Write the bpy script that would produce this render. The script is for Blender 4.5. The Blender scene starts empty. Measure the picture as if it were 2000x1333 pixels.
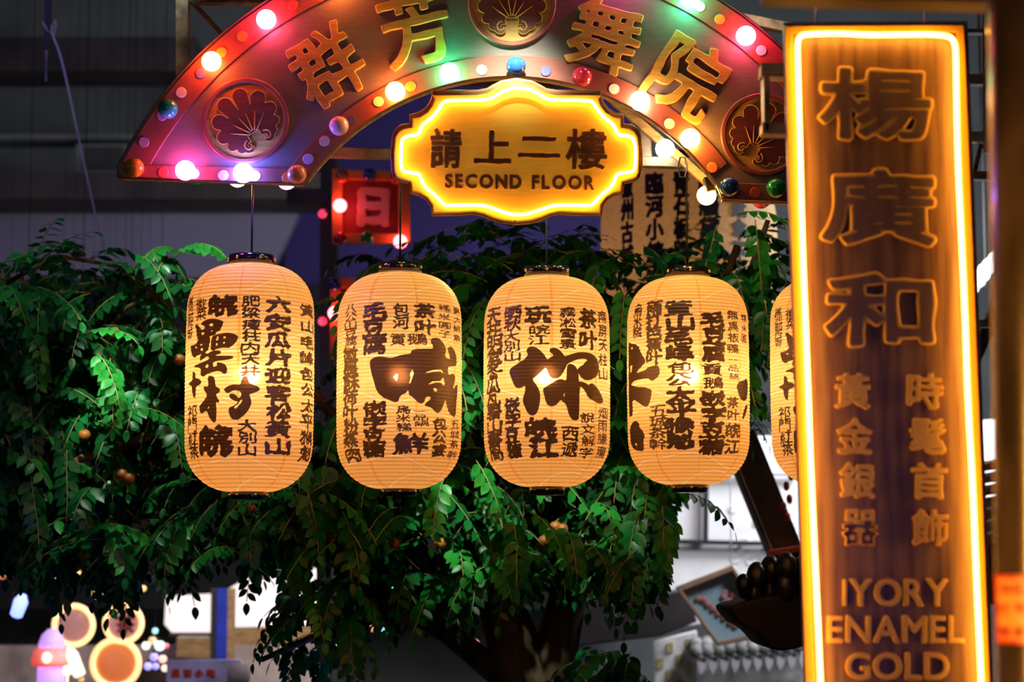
import bpy, bmesh, math, random
import numpy as np
from mathutils import Vector, Matrix, noise
R = random.Random(7)
SC = bpy.context.scene
COL = SC.collection
PI = math.pi

# ------------------------------------------------------------------ camera, world, lights, exposure
CAMZ, PITCH, FPX = 1.6, math.radians(6.2), 4000.0
cam = bpy.data.cameras.new('camera'); camo = bpy.data.objects.new('camera', cam); COL.objects.link(camo)
camo.location = (0, 0, CAMZ); camo.rotation_euler = (PI / 2 + PITCH, 0, 0)
cam.sensor_width = 36; cam.lens = 72; cam.clip_end = 200
cam.dof.use_dof = True; cam.dof.focus_distance = 6.4; cam.dof.aperture_fstop = 2.4; cam.dof.aperture_blades = 9
SC.camera = camo
SC.view_settings.view_transform = 'Standard'; SC.view_settings.look = 'None'
SC.view_settings.exposure = 0.0; SC.view_settings.gamma = 1.0; SC.view_settings.use_curve_mapping = False
w = bpy.data.worlds.new('night_hall'); SC.world = w; w.use_nodes = True
w.node_tree.nodes['Background'].inputs[0].default_value = (0.55, 0.6, 1.0, 1)
w.node_tree.nodes['Background'].inputs[1].default_value = 0.011


def P(px, py, Y):
    """world point that the photograph shows at px,py, standing at distance Y"""
    x, u = (px - 1000) / FPX, (666.5 - py) / FPX
    d = Vector((x, math.cos(PITCH) - u * math.sin(PITCH), math.sin(PITCH) + u * math.cos(PITCH)))
    return Vector((0, 0, CAMZ)) + d * (Y / d.y)


def mpp(px, py, Y):
    """metres per photograph pixel there"""
    p = P(px, py, Y)
    return (p.y * math.cos(PITCH) + (p.z - CAMZ) * math.sin(PITCH)) / FPX


def lamp(kind, loc, target, power, color, size=0.2, spot=60, blend=0.6, size_y=None):
    l = bpy.data.lights.new(kind.lower() + '_lamp', kind); l.energy = power; l.color = color
    if kind == 'AREA':
        l.size = size
        if size_y: l.shape = 'RECTANGLE'; l.size_y = size_y
    else: l.shadow_soft_size = size
    if kind == 'SPOT': l.spot_size = math.radians(spot); l.spot_blend = blend
    o = bpy.data.objects.new('lamp', l); COL.objects.link(o); o.location = loc
    if target is not None:
        o.rotation_euler = (Vector(target) - Vector(loc)).to_track_quat('-Z', 'Y').to_euler()
    return o


# hall fill light from behind the photographer, ceiling spots over the tree, added background lamps
lamp('AREA', (-1.5, -2.0, 4.2), (0, 6.5, 2.6), 15, (1.0, .76, .70), 2.0)
lamp('SPOT', P(40, -350, 5.5), P(205, 735, 7.2), 620, (.85, 1.0, .86), .04, 9, .7)
lamp('SPOT', P(1010, -420, 5.6), P(1000, 1000, 7.3), 560, (.80, 1.0, .80), .06, 24, .9)
lamp('SPOT', P(1560, -380, 6.0), P(1430, 520, 7.4), 60, (1.0, .85, .55), .06, 26, .9)
lamp('SPOT', P(-260, -100, 6.3), P(40, 620, 7.6), 24, (.75, 1.0, .85), .06, 40, .9)
lamp('SPOT', P(330, -300, 6.6), P(330, 860, 7.4), 210, (.78, 1.0, .80), .06, 30, .9)
lamp('SPOT', P(1600, 900, 6.6), P(1480, 660, 7.3), 18, (.15, .3, 1.0), .05, 40, .8)
lamp('SPOT', P(900, 1500, 7.4), P(560, 1290, 7.5), 12, (.10, .15, 1.0), .05, 50, .8)
lamp('AREA', (-3.2, 7.5, 4.8), (-2.5, 15, 3.0), 16, (.28, .25, 1.0), 1.0)
lamp('AREA', (2.6, 10.7, 3.6), (2.2, 14, 1.4), 150, (.92, .94, 1.0), 1.2)
lamp('AREA', (2.3, 8.9, 3.3), (1.2, 11.0, 1.6), 46, (.92, .94, 1.0), .6)  # added lamp to lift the dark blossom panel and right background
lamp('AREA', (-2.0, 9.3, 2.3), (-1.5, 10.6, 1.3), 6, (.85, .75, 1.0), .4)  # added lamp to brighten the menu board
lamp('AREA', (-1.2, 10.7, 2.6), (-1.3, 14, 1.6), 22, (1.0, .86, .76), 1.0)
for _loc, _tgt, _e, _c, _s in (((2.6, 1.2, 1.5), (1.0, 3.3, 1.6), 1.6, (.08, .10, 1.0), .25), ((-1.3, 2.7, 1.4), (.8, 3.3, 1.7), 3.5, (1.0, .42, .05), .08)):
    _o = lamp('AREA', _loc, _tgt, _e, _c, _s, size_y=1.3); _o.data.spread = math.radians(28)  # unseen blue and orange lamps added to colour the round post


# ------------------------------------------------------------------ helpers
def nt(name):
    m = bpy.data.materials.new(name); m.use_nodes = True
    return m, m.node_tree, m.node_tree.nodes['Principled BSDF']


def mat(name, col, rough=.5, metal=0., var=.15, scale=8., stretch=(1, 1, 1), bump=.0, spec=.5, coat=0., col2=None, trans=0.):
    m, t, b = nt(name); N, L = t.nodes, t.links
    tc = N.new('ShaderNodeTexCoord'); mp = N.new('ShaderNodeMapping'); mp.inputs['Scale'].default_value = stretch
    nz = N.new('ShaderNodeTexNoise'); nz.inputs['Scale'].default_value = scale; nz.inputs['Detail'].default_value = 6
    L.new(tc.outputs['Object'], mp.inputs[0]); L.new(mp.outputs[0], nz.inputs['Vector'])
    mx = N.new('ShaderNodeMix'); mx.data_type = 'RGBA'
    c2 = col2 or tuple(max(0, c * (1 - var * 2)) for c in col)
    c1 = col if col2 else tuple(min(1, c * (1 + var)) for c in col)
    mx.inputs[6].default_value = (*c1, 1); mx.inputs[7].default_value = (*c2, 1)
    rp = N.new('ShaderNodeMapRange'); rp.inputs[1].default_value = .35; rp.inputs[2].default_value = .65
    L.new(nz.outputs[0], rp.inputs[0]); L.new(rp.outputs[0], mx.inputs[0]); L.new(mx.outputs[2], b.inputs['Base Color'])
    b.inputs['Roughness'].default_value = rough; b.inputs['Metallic'].default_value = metal
    b.inputs['Specular IOR Level'].default_value = spec; b.inputs['Coat Weight'].default_value = coat
    b.inputs['Coat Roughness'].default_value = .05
    if bump:
        bp = N.new('ShaderNodeBump'); bp.inputs['Strength'].default_value = bump; bp.inputs['Distance'].default_value = .004
        L.new(nz.outputs[0], bp.inputs['Height']); L.new(bp.outputs[0], b.inputs['Normal'])
    if trans:
        out = N['Material Output']; tr = N.new('ShaderNodeBsdfTranslucent'); ms = N.new('ShaderNodeMixShader')
        ms.inputs[0].default_value = trans; L.new(mx.outputs[2], tr.inputs[0])
        L.new(b.outputs[0], ms.inputs[1]); L.new(tr.outputs[0], ms.inputs[2]); L.new(ms.outputs[0], out.inputs[0])
    return m


def glow(name, col, s, base=(.8, .8, .8)):
    m, t, b = nt(name)
    b.inputs['Base Color'].default_value = (*base, 1); b.inputs['Roughness'].default_value = .3
    b.inputs['Emission Color'].default_value = (*col, 1); b.inputs['Emission Strength'].default_value = s
    return m


def org(o):
    v = Vector((0, 0, 0))
    while o is not None: v = v + o.location; o = o.parent
    return v


def link(name, me, m, parent=None, smooth=None):
    o = bpy.data.objects.new(name, me); COL.objects.link(o)
    if parent is not None: o.parent = parent
    if m is not None and not me.materials: me.materials.append(m)
    if smooth: me.polygons.foreach_set('use_smooth', [True] * len(me.polygons))
    return o


def tag(o, label=None, cat=None, group=None, kind=None):
    if label: o['label'] = label
    if cat: o['category'] = cat
    if group: o['group'] = group
    if kind: o['kind'] = kind
    return o


def thing(name, label, cat, loc, group=None):
    o = bpy.data.objects.new(name, None); COL.objects.link(o); o.location = loc; o.empty_display_size = .1
    return tag(o, label, cat, group)


def mesh(name, V, F, m, parent=None, smooth=False):
    me = bpy.data.meshes.new(name); o_ = org(parent)
    me.from_pydata([tuple(Vector(v) - o_) for v in V], [], F); me.update()
    return link(name, me, m, parent, smooth)


class MB:
    def __init__(s): s.V = []; s.F = []

    def add(s, V, F):
        n = len(s.V); s.V += [tuple(v) for v in V]; s.F += [tuple(i + n for i in f) for f in F]; return s

    def box(s, lo, hi, M=None):
        x0, y0, z0 = lo; x1, y1, z1 = hi
        V = [Vector(v) for v in ((x0, y0, z0), (x1, y0, z0), (x1, y1, z0), (x0, y1, z0), (x0, y0, z1), (x1, y0, z1), (x1, y1, z1), (x0, y1, z1))]
        if M is not None: V = [M @ v for v in V]
        return s.add(V, [(0, 3, 2, 1), (4, 5, 6, 7), (0, 1, 5, 4), (1, 2, 6, 5), (2, 3, 7, 6), (3, 0, 4, 7)])

    def lathe(s, prof, c, n=32, M=None):
        V = []; F = []; c = Vector(c)
        for (r, z) in prof:
            for k in range(n):
                a = 2 * PI * k / n; v = Vector((r * math.cos(a), r * math.sin(a), z))
                if M is not None: v = M @ v
                V.append(v + c)
        for i in range(len(prof) - 1):
            for k in range(n):
                k2 = (k + 1) % n; F.append((i * n + k, i * n + k2, (i + 1) * n + k2, (i + 1) * n + k))
        F.append(tuple(range(n))[::-1]); F.append(tuple((len(prof) - 1) * n + k for k in range(n)))
        return s.add(V, F)

    def sphere(s, c, r, n=20, m=12, sq=(1, 1, 1)):
        pr = [(max(1e-4, r * math.sin(PI * i / m)), -r * math.cos(PI * i / m)) for i in range(m + 1)]
        return s.lathe(pr, c, n, Matrix.Diagonal(sq))

    def tube(s, pts, r, n=8, cyc=False):
        pts = [Vector(p) for p in pts]; k = len(pts); V = []; F = []
        up = None
        for i, p in enumerate(pts):
            a = pts[(i - 1) % k] if (cyc or i) else p; b = pts[(i + 1) % k] if (cyc or i < k - 1) else p
            d = (b - a).normalized()
            if up is None: up = d.orthogonal().normalized()
            up = (up - d * up.dot(d)).normalized(); q = d.cross(up)
            rr = r[i] if isinstance(r, (list, tuple)) else r
            for j in range(n):
                t = 2 * PI * j / n; V.append(p + (up * math.cos(t) + q * math.sin(t)) * rr)
        for i in range(k if cyc else k - 1):
            i2 = (i + 1) % k
            for j in range(n):
                j2 = (j + 1) % n; F.append((i * n + j, i * n + j2, i2 * n + j2, i2 * n + j))
        if not cyc: F.append(tuple(range(n))[::-1]); F.append(tuple((k - 1) * n + j for j in range(n)))
        return s.add(V, F)

    def build(s, name, m, parent=None, smooth=False):
        return mesh(name, s.V, s.F, m, parent, smooth)


def barm(a, b, wd, dp):
    """box bar between two points (vertical-plane bar), width wd, depth dp"""
    a, b = Vector(a), Vector(b); d = b - a; L = d.length
    x_ = d.normalized(); z_ = x_.cross(Vector((0, 1, 0))).normalized(); y_ = z_.cross(x_)
    q = Matrix((x_, y_, z_)).transposed().to_4x4()
    return MB().box((0, -dp / 2, -wd / 2), (L, dp / 2, wd / 2), Matrix.Translation(a) @ q)


def bevelmod(o, w_=.004, seg=2):
    b = o.modifiers.new('bevel', 'BEVEL'); b.width = w_; b.segments = seg; b.limit_method = 'ANGLE'
    return o


def shape(name, loops, depth, bev, m, parent=None, Mw=None, res=1):
    """filled 2-D loops (x,y) extruded: front at local z=depth, back at z=0; mapped to the world by Mw"""
    cu = bpy.data.curves.new('tmp', 'CURVE'); cu.dimensions = '2D'; cu.fill_mode = 'BOTH'
    cu.extrude = max(1e-5, depth / 2 - bev); cu.bevel_depth = bev; cu.bevel_resolution = res; cu.offset = -bev
    for lp in loops:
        sp = cu.splines.new('POLY'); sp.points.add(len(lp) - 1); sp.use_cyclic_u = True
        sp.points.foreach_set('co', [c for p in lp for c in (p[0], p[1], 0, 1)])
    ob = bpy.data.objects.new('tmp', cu); COL.objects.link(ob)
    me = bpy.data.meshes.new_from_object(ob.evaluated_get(bpy.context.evaluated_depsgraph_get()))
    bpy.data.objects.remove(ob); bpy.data.curves.remove(cu)
    me.name = name; me.materials.clear()
    T = Matrix.Translation(-org(parent)) @ Mw @ Matrix.Translation((0, 0, depth / 2))
    me.transform(T)
    return link(name, me, m, parent)


def frame(px, py, Y, rot=0.):
    """local xy plane (metres) -> vertical plane facing the camera; rot clockwise degrees"""
    return Matrix.Translation(P(px, py, Y)) @ Matrix.Rotation(math.radians(rot), 4, 'Y') @ Matrix.Rotation(PI / 2, 4, 'X')


def plate(name, pts, Y, depth, bev, m, parent=None, holes=(), back=False):
    """plate traced in photograph px, standing at distance Y (its back), depth towards the camera"""
    o_ = P(*pts[0], Y)
    cv = lambda q: (lambda p: (p.x - o_.x, p.z - o_.z))(P(q[0], q[1], Y))
    return shape(name, [[cv(q) for q in l] for l in [pts, *holes]], depth, bev, m, parent,
                 Matrix.Translation(o_) @ Matrix.Rotation(PI / 2, 4, 'X'))


# ------------------------------------------------------------------ glyphs
_gl = {}


def outline(ch):
    """segments of a character of the built-in font, em box about 0..1"""
    if ch in _gl: return _gl[ch]
    c = bpy.data.curves.new('t', 'FONT'); c.body = ch; c.fill_mode = 'NONE'; c.resolution_u = 4
    o = bpy.data.objects.new('t', c); COL.objects.link(o)
    me = bpy.data.meshes.new_from_object(o.evaluated_get(bpy.context.evaluated_depsgraph_get()))
    v = np.array([x.co[:2] for x in me.vertices]); e = np.array([x.vertices[:] for x in me.edges])
    bpy.data.objects.remove(o); bpy.data.curves.remove(c); bpy.data.meshes.remove(me)
    mn, mxx = v.min(0), v.max(0)
    if ord(ch[0]) > 0x2000 and len(ch) == 1 and ch not in '一二十': v = (v - mn) / (mxx - mn)
    elif ch in '一二十': v = (v - [.05, -.08]) / [.9, .9]
    else: v = (v - mn) / (mxx - mn)
    _gl[ch] = (v[e[:, 0]], v[e[:, 1]], (mxx - mn))
    return _gl[ch]


def sdf(q, A, B):
    """signed distance, positive inside; q (n,2)"""
    out = np.empty(len(q))
    for i in range(0, len(q), 4000):
        p = q[i:i + 4000][:, None, :]; d = (B - A)[None]; w_ = p - A[None]
        t = np.clip((w_ * d).sum(2) / np.maximum((d * d).sum(2), 1e-12), 0, 1)
        ds = np.sqrt((((w_ - t[..., None] * d)) ** 2).sum(2)).min(1)
        up = (A[None, :, 1] <= p[..., 1]); dn = (B[None, :, 1] <= p[..., 1])
        cr = d[..., 0] * w_[..., 1] - d[..., 1] * w_[..., 0]
        wn = ((up & ~dn & (cr > 0)).astype(int) - (~up & dn & (cr < 0)).astype(int)).sum(1)
        cnt = ((up != dn) & ((cr > 0) == (up & ~dn))).sum(1)
        ins = (wn != 0)
        out[i:i + 4000] = np.where(ins, ds, -ds)
    return out


def loopsegs(L):
    a = np.array(L, float); return a, np.roll(a, -1, 0)


def wob(q, s, seed):
    x, y = q[:, 0] * s + seed * 3.7, q[:, 1] * s + seed * 1.3
    return (np.sin(x * 1.7 + np.sin(y * 1.9)) + np.sin(y * 2.3 + 1.7 * np.sin(x * 1.1)) + .6 * np.sin(x * 4.1 - y * 3.3)) / 2.6


def contour(f, nx, ny, x0, y0, h):
    """marching squares of f (ny,nx) at 0 -> closed loops"""
    seg = {}
    ins = f > 0
    def ept(k):
        j, i, d = k
        a = f[j, i]; b = f[j, i + 1] if d == 0 else f[j + 1, i]; t = a / (a - b)
        return (x0 + (i + (t if d == 0 else 0)) * h, y0 + (j + (t if d else 0)) * h)
    code = ins[:-1, :-1] * 1 + ins[:-1, 1:] * 2 + ins[1:, 1:] * 4 + ins[1:, :-1] * 8
    nxt = {}
    for j, i in zip(*np.nonzero((code > 0) & (code < 15))):
        c = int(code[j, i]); b, r, t, l = (j, i, 0), (j, i + 1, 1), (j + 1, i, 0), (j, i, 1)
        T = {1: [(l, b)], 2: [(b, r)], 3: [(l, r)], 4: [(r, t)], 5: [(l, b), (r, t)], 6: [(b, t)], 7: [(l, t)], 8: [(t, l)],
             9: [(t, b)], 10: [(b, r), (t, l)], 11: [(t, r)], 12: [(r, l)], 13: [(r, b)], 14: [(b, l)]}[c]
        for a_, b_ in T: nxt[a_] = b_
    loops = []
    while nxt:
        k = next(iter(nxt)); lp = []; s0 = k
        while k in nxt: lp.append(ept(k)); k = nxt.pop(k)
        if len(lp) > 7:
            a = np.array(lp)
            for _ in range(2): a = (np.roll(a, 1, 0) + 2 * a + np.roll(a, -1, 0)) / 4
            loops.append(a)
    return loops


def glyph_loops(ch, wd, ht, thick, rough=0., seed=0, n=66):
    """brush-like loops of a character in metres, centred"""
    A, B, _ = outline(ch); S = np.array([wd, ht]); A = (A - .5) * S; B = (B - .5) * S
    pad = thick + wd * .06; h = (max(wd, ht) + 2 * pad) / n
    nx, ny = int((wd + 2 * pad) / h) + 1, int((ht + 2 * pad) / h) + 1
    X, Y = np.meshgrid(-wd / 2 - pad + np.arange(nx) * h, -ht / 2 - pad + np.arange(ny) * h)
    q = np.stack([X.ravel(), Y.ravel()], 1)
    if rough: q = q + np.stack([wob(q, 5 / wd, seed), wob(q, 5 / wd, seed + 9)], 1) * rough * wd
    f = sdf(q, A, B) + thick * (1 + .35 * wob(q, 6 / wd, seed + 4))
    f = f.reshape(ny, nx); f[0, :] = f[-1, :] = -1; f[:, 0] = f[:, -1] = -1
    return contour(f, nx, ny, X[0, 0], Y[0, 0], h)


def letter(name, ch, px, py, wpx, hpx, Y, depth, bev, thick, m, parent, rot=0, rough=.012, seed=0, n=66, res=1):
    k = mpp(px, py, Y)
    lp = glyph_loops(ch, wpx * k, hpx * k, thick * k, rough, seed, n)
    return shape(name, lp, depth, bev, m, parent, frame(px, py, Y, rot), res)


# ------------------------------------------------------------------ materials
M = {}
M['arch'] = mat('brushed_brown_board', (.20, .13, .115), .36, 0, .06, 26, (1, 1, 12), .07)
M['border'] = mat('dark_red_border', (.28, .065, .045), .36, 0, .05, 20, (1, 1, 10), .06)
M['gold'] = mat('old_gold_paint', (.68, .33, .055), .45, 0, .12, 12, (1, 1, 6), .15)
M['edge'] = mat('raw_wood_edge', (.50, .30, .12), .6, 0, .2, 14, (1, 1, 5), .3)
M['shellred'] = mat('dark_red_relief', (.17, .03, .02), .4, 0, .12, 10, (1, 1, 10), .15)
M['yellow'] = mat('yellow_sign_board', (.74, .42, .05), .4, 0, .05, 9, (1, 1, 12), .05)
_b = M['yellow'].node_tree.nodes['Principled BSDF']; _b.inputs['Emission Color'].default_value = (1, .40, .015, 1); _b.inputs['Emission Strength'].default_value = .24   # emission added to brighten the middle of the board
M['brownrim'] = mat('brown_sign_rim', (.42, .20, .07), .5, 0, .2, 10, (1, 1, 4), .2)
M['carve'] = mat('dark_brown_letter', (.13, .045, .018), .5, 0, .2, 16, (1, 1, 3), .2)
M['walnut'] = mat('stained_walnut_board', (.36, .21, .075), .42, 0, .0, 6, (9, 9, .6), .2, col2=(.17, .085, .045))
M['walnutface'] = mat('greyish_walnut_letter', (.24, .14, .08), .45, 0, .12, 6, (6, 6, .8), .15)
M['honey'] = mat('honey_wood_rim', (1.0, .58, .10), .4, 0, .1, 10)
M['steel'] = mat('scuffed_steel', (.28, .26, .24), .45, .6, .3, 10, (1, 1, 1), .2)
M['rust'] = mat('rusty_dark_steel', (.20, .13, .10), .6, .4, .4, 14, (1, 1, 1), .3)
M['alu'] = mat('pale_anodised_edge', (.55, .45, .50), .4, .2, .1, 6)
M['black'] = mat('glossy_black_band', (.012, .012, .018), .14, 0, .1, 6, coat=.6)
M['brass'] = mat('polished_brass', (.90, .58, .18), .18, 1.0, .05, 6)
M['cord'] = mat('black_cable', (.015, .015, .02), .4, 0, .1, 6)
M['wire'] = mat('silver_wire', (.85, .85, .88), .4, .3, .1, 6)
M['bark'] = mat('tree_bark', (.10, .055, .03), .85, 0, .4, 12, (1, 1, .3), .8)
M['twig'] = mat('green_brown_twig', (.22, .20, .06), .6, 0, .2, 9)
LS = .28
M['leafA'] = mat('leaf_green', (.009, .17, .030), .34, 0, .0, 3, (1, 1, 1), 0, LS, 0, (.006, .085, .018), .32)
M['leafB'] = mat('leaf_deep_green', (.006, .085, .018), .36, 0, .0, 3, (1, 1, 1), 0, LS, 0, (.006, .05, .012), .3)
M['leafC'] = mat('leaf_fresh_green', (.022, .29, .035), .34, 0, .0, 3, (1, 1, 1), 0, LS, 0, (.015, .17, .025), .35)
M['orange'] = mat('orange_peel', (.34, .10, .012), .5, 0, .1, 60, bump=.3)
M['neon'] = glow('warm_neon_tube', (1.0, .42, .055), 21)
M['dkwall'] = mat('dark_grey_panel', (.19, .215, .215), .8, 0, .1, 2)
M['dkbeam'] = mat('near_black_beam', (.06, .05, .05), .7, 0, .2, 3)
M['bluewall'] = mat('smooth_grey_wall', (.20, .19, .30), .85, 0, .05, 1.5)
M['white'] = mat('white_plaster', (.80, .79, .80), .75, 0, .06, 4, (1, 1, 1), .2)
M['tile'] = mat('charcoal_roof_tile', (.02, .02, .021), .3, 0, .3, 8, (1, 1, 1), .3)
M['greytile'] = mat('grey_clay_tile', (.35, .34, .34), .7, 0, .3, 8, (1, 1, 1), .3)
M['darkwood'] = mat('dark_timber', (.055, .032, .022), .5, 0, .3, 8, (1, 1, .3), .3)
M['floor'] = mat('dark_stone_floor', (.10, .095, .09), .5, 0, .2, 3)


def bulbmat(name, c):
    m, t, b = nt(name)
    b.inputs['Base Color'].default_value = (*c, 1); b.inputs['Roughness'].default_value = .12
    b.inputs['Coat Weight'].default_value = .8; b.inputs['Subsurface Weight'].default_value = .0
    return m


BM = dict(teal=(.03, .42, .30), amber=(.85, .40, .02), salmon=(.85, .25, .14), milk=(.80, .55, .60), blue=(.02, .08, .34),
          red=(.75, .03, .06), green=(.01, .38, .08), orange=(.8, .18, .03))
BM = {k: bulbmat('unlit_%s_glass' % k, v) for k, v in BM.items()}
GL = dict(pink=(1, .07, .17), redorange=(1, .13, .02), magenta=(1, .10, .55), blue=(.10, .14, 1), orange=(1, .24, .03),
          green=(.04, 1, .42), white=(1, .72, .42), amber=(1, .50, .08), red=(1, .05, .10))
GM = {k: glow('lit_%s_bulb' % k, v, dict(blue=150, green=75, white=50).get(k, 66)) for k, v in GL.items()}
DOT = dict(pale=(.80, .68, .50), orange=(.85, .22, .03), red=(.72, .07, .04), blue=(.10, .07, .32), lilac=(.55, .42, .62), grey=(.50, .40, .38))
DM = {k: mat('painted_%s_disc' % k, v, .5, 0, .04, 6) for k, v in DOT.items()}

# ------------------------------------------------------------------ setting
def box_px(name, x0, y0, x1, y1, Y, depth, m, parent=None, bev=0):
    """box whose front face shows at these px, at distance Y, reaching depth behind"""
    a, b = P(x0, y1, Y), P(x1, y0, Y); c = P(x0, y0, Y); d = P(x1, y1, Y)
    lo = (min(a.x, c.x), Y, a.z); hi = (max(b.x, d.x), Y + depth, b.z)
    o = MB().box(lo, hi).build(name, m, parent)
    return bevelmod(o, bev) if bev else o


tag(MB().box((-14, -6, -.3), (14, 18, 0)).build('floor', M['floor']), kind='structure')
tag(MB().box((-14, 17, 0), (14, 17.3, 9)).build('wall_back', M['dkwall']), kind='structure')
tag(MB().box((-14, -6, 9), (14, 17.3, 9.2)).build('ceiling', M['dkbeam']), kind='structure')
tag(MB().box((-14.2, -6, 0), (-14, 17.3, 9)).build('wall_left', M['dkwall']), kind='structure')
tag(MB().box((14, -6, 0), (14.2, 17.3, 9)).build('wall_right', M['dkwall']), kind='structure')
for i, (x0, y0, x1, y1, Y, dp, mm) in enumerate([
        (-300, 72, 380, 138, 14.2, .5, 'dkbeam'), (-300, 262, 470, 272, 14.6, .3, 'dkwall'),
        (-300, 338, 640, 388, 14.0, .6, 'dkbeam')]):
    tag(box_px('trim_%d' % (i + 1), x0, y0, x1, y1, Y, dp, M[mm]), 'dark horizontal ceiling beam', kind='structure')
# smooth lower wall whose edge slants
tag(plate('wall_partition', [(-300, 388), (604, 388), (530, 545), (-300, 560)], 14.9, .2, .005, M['bluewall']), kind='structure')
vt = thing('air_vent', 'small dark rectangular vent on the back wall left of the arch sign', 'vent', P(198, 335, 14.4))
box_px('vent_frame', 148, 282, 246, 338, 14.4, 2.6, M['dkwall'], vt)
for k in range(5): box_px('slat', 170, 288 + k * 9, 240, 293 + k * 9, 14.36, .05, M['dkbeam'], vt)
M['navy'] = mat('deep_navy_panel', (.03, .015, .16), .7, 0, .1, 2)
tag(box_px('wall_dark', -300, 556, 1300, 1190, 15.3, .2, mat('matt_black_panel', (.008, .008, .009), .8)), kind='structure')  # black sheet added for the darkness behind the leaves
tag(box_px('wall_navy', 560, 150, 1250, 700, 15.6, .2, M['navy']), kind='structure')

# ------------------------------------------------------------------ arched sign
def arc(cx, cy, r, a0, a1, n):
    return [(cx + r * math.sin(math.radians(a0 + (a1 - a0) * k / n)), cy - r * math.cos(math.radians(a0 + (a1 - a0) * k / n))) for k in range(n + 1)]


YA = 6.30                                             # front plane of the arch board
oc, ic = (966, 695), (997, 640)
A = thing('arched_dance_hall_sign', 'fan-shaped brown marquee sign with round bulbs and gold characters above the lanterns', 'sign', P(980, 160, YA + .1))
outer = arc(*oc, 821, -65, 58.5, 72)
inner = arc(*ic, 488, 56.2, -54.8, 60)
inner = [p for p in inner]
band = [(232, 349)] + outer[1:] + [(1668, 268), (1690, 404), (1411, 392)] + inner[1:-1] + [(597, 361)]
b0 = plate('front_board', band, YA + .035, .035, .003, M['arch'], A)
# raised borders
def ribbon(c, r0, r1, a0, a1, name):
    return plate(name, arc(*c, r1, a0, a1, 60) + arc(*c, r0, a1, a0, 60), YA, .007, .002, M['border'], A)
ribbon(oc, 768, 819, -62.6, 58, 'outer_border'); ribbon(ic, 490, 531, -53.2, 53, 'inner_border')
plate('bottom_border', [(250, 322), (582, 330), (597, 359), (236, 347)], YA - .0075, .006, .002, M['border'], A)
plate('bottom_border', [(1424, 358), (1640, 364), (1640, 398), (1410, 390)], YA - .0075, .006, .002, M['border'], A)
band2 = [(x, y) for x, y in band]
plate('rear_board', band2, YA + .16, .03, .003, M['darkwood'], A)
# wooden edge strips joining both boards
def strip(pts, name, m=M['edge'], y0=YA + .03, y1=YA + .055, t=.005):
    V = []; F = []
    for (x, y) in pts:
        p = P(x, y, YA); q = p.copy(); p.y = y0; q.y = y1; V += [p, q]
    for k in range(len(pts) - 1): F.append((2 * k, 2 * k + 2, 2 * k + 3, 2 * k + 1))
    o = mesh(name, V, F, m, A); s = o.modifiers.new('s', 'SOLIDIFY'); s.thickness = t; s.offset = 0
    return o
strip([(236, 345), (590, 357)], 'bottom_strip'); strip([(1412, 388), (1680, 399)], 'bottom_strip')
strip(arc(*ic, 492, -54, 55.5, 40), 'inner_strip'); strip(arc(*oc, 817, -64, 58, 50), 'outer_strip')
plate('corner_block', [(1372, 352), (1392, 347), (1400, 372), (1380, 378)], YA + .13, .05, .002, M['rust'], A)

on = [(520, 38, 'pink'), (413, 120, 'redorange'), (362, 333, 'magenta'), (475, 338, 'blue'), (772, 179, 'orange'), (878, 142, 'green'),
      (1250, 197, 'white'), (1348, 271, 'amber'), (1457, 70, 'pink'), (1348, -4, 'green'), (655, -42, 'orange'), (1230, -66, 'magenta')]
off = [(328, 213, 'teal'), (262, 328, 'amber'), (580, 341, 'salmon'), (662, 246, 'milk'), (1008, 129, 'blue'), (1137, 150, 'red'),
       (1425, 365, 'blue'), (1516, 368, 'green')]
rear = [(383, 342, 'green', 0), (464, 347, 'amber', 1), (560, 352, 'red', 1), (1299, 291, 'white', 1), (1380, 382, 'amber', 1), (1487, 389, 'red', 0)]
def bulb(x, y, mm, parent, Yc, r=.031, back=False, lab=None):
    c = P(x, y, Yc); sgn = -1 if not back else 1
    # the surface the bulb is screwed to lies behind it
    b = MB().sphere(c, r, 28, 18).build('bulb', mm, parent, True)
    if lab: b['label'] = lab
    cc = c - Vector((0, sgn * r * .95, 0))
    if not back: MB().lathe([(.014, -.012), (.0165, -.008), (.0165, .012)], cc, 16, Matrix.Rotation(-sgn * PI / 2, 3, 'X')).build('socket', M['brass'], b, True)
    return b
for x, y, k in on: bulb(x, y, GM[k], A, YA - .040, lab='lit %s round bulb' % k)
for x, y, k in off: bulb(x, y, BM[k], A, YA - .040, lab='unlit %s round bulb' % k)
for x, y, k, e in rear: bulb(x, y, (GM if e else BM)[k if k in (GM if e else BM) else 'white'], A, YA + .195, back=True)
dots = [(473, 71, 'orange'), (572, 10, 'red'), (433, 102, 'orange'), (392, 144, 'blue'), (354, 181, 'pale'), (317, 226, 'lilac'), (281, 278, 'grey'),
        (319, 337, 'red'), (380, 340, 'lilac'), (436, 343, 'lilac'), (499, 344, 'pale'), (561, 347, 'orange'), (602, 311, 'lilac'), (634, 276, 'pale'),
        (685, 235, 'blue'), (739, 199, 'pale'), (802, 169, 'orange'), (941, 137, 'pale'), (1066, 139, 'blue'), (1199, 174, 'pale'), (1307, 242, 'pale'),
        (1391, 328, 'orange'), (1475, 377, 'red'), (1367, 13, 'pale'), (1406, 38, 'orange'), (1487, 99, 'pale')]
for x, y, k in dots:
    Mx = Matrix.Rotation(PI / 2, 3, 'X')
    MB().lathe([(.0165, 0), (.0168, .002), (.0155, .003)], P(x, y, YA - .0072 - (.006 if y > 330 else 0)), 24, Mx).build('painted_disc', DM[k], A, False)

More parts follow.
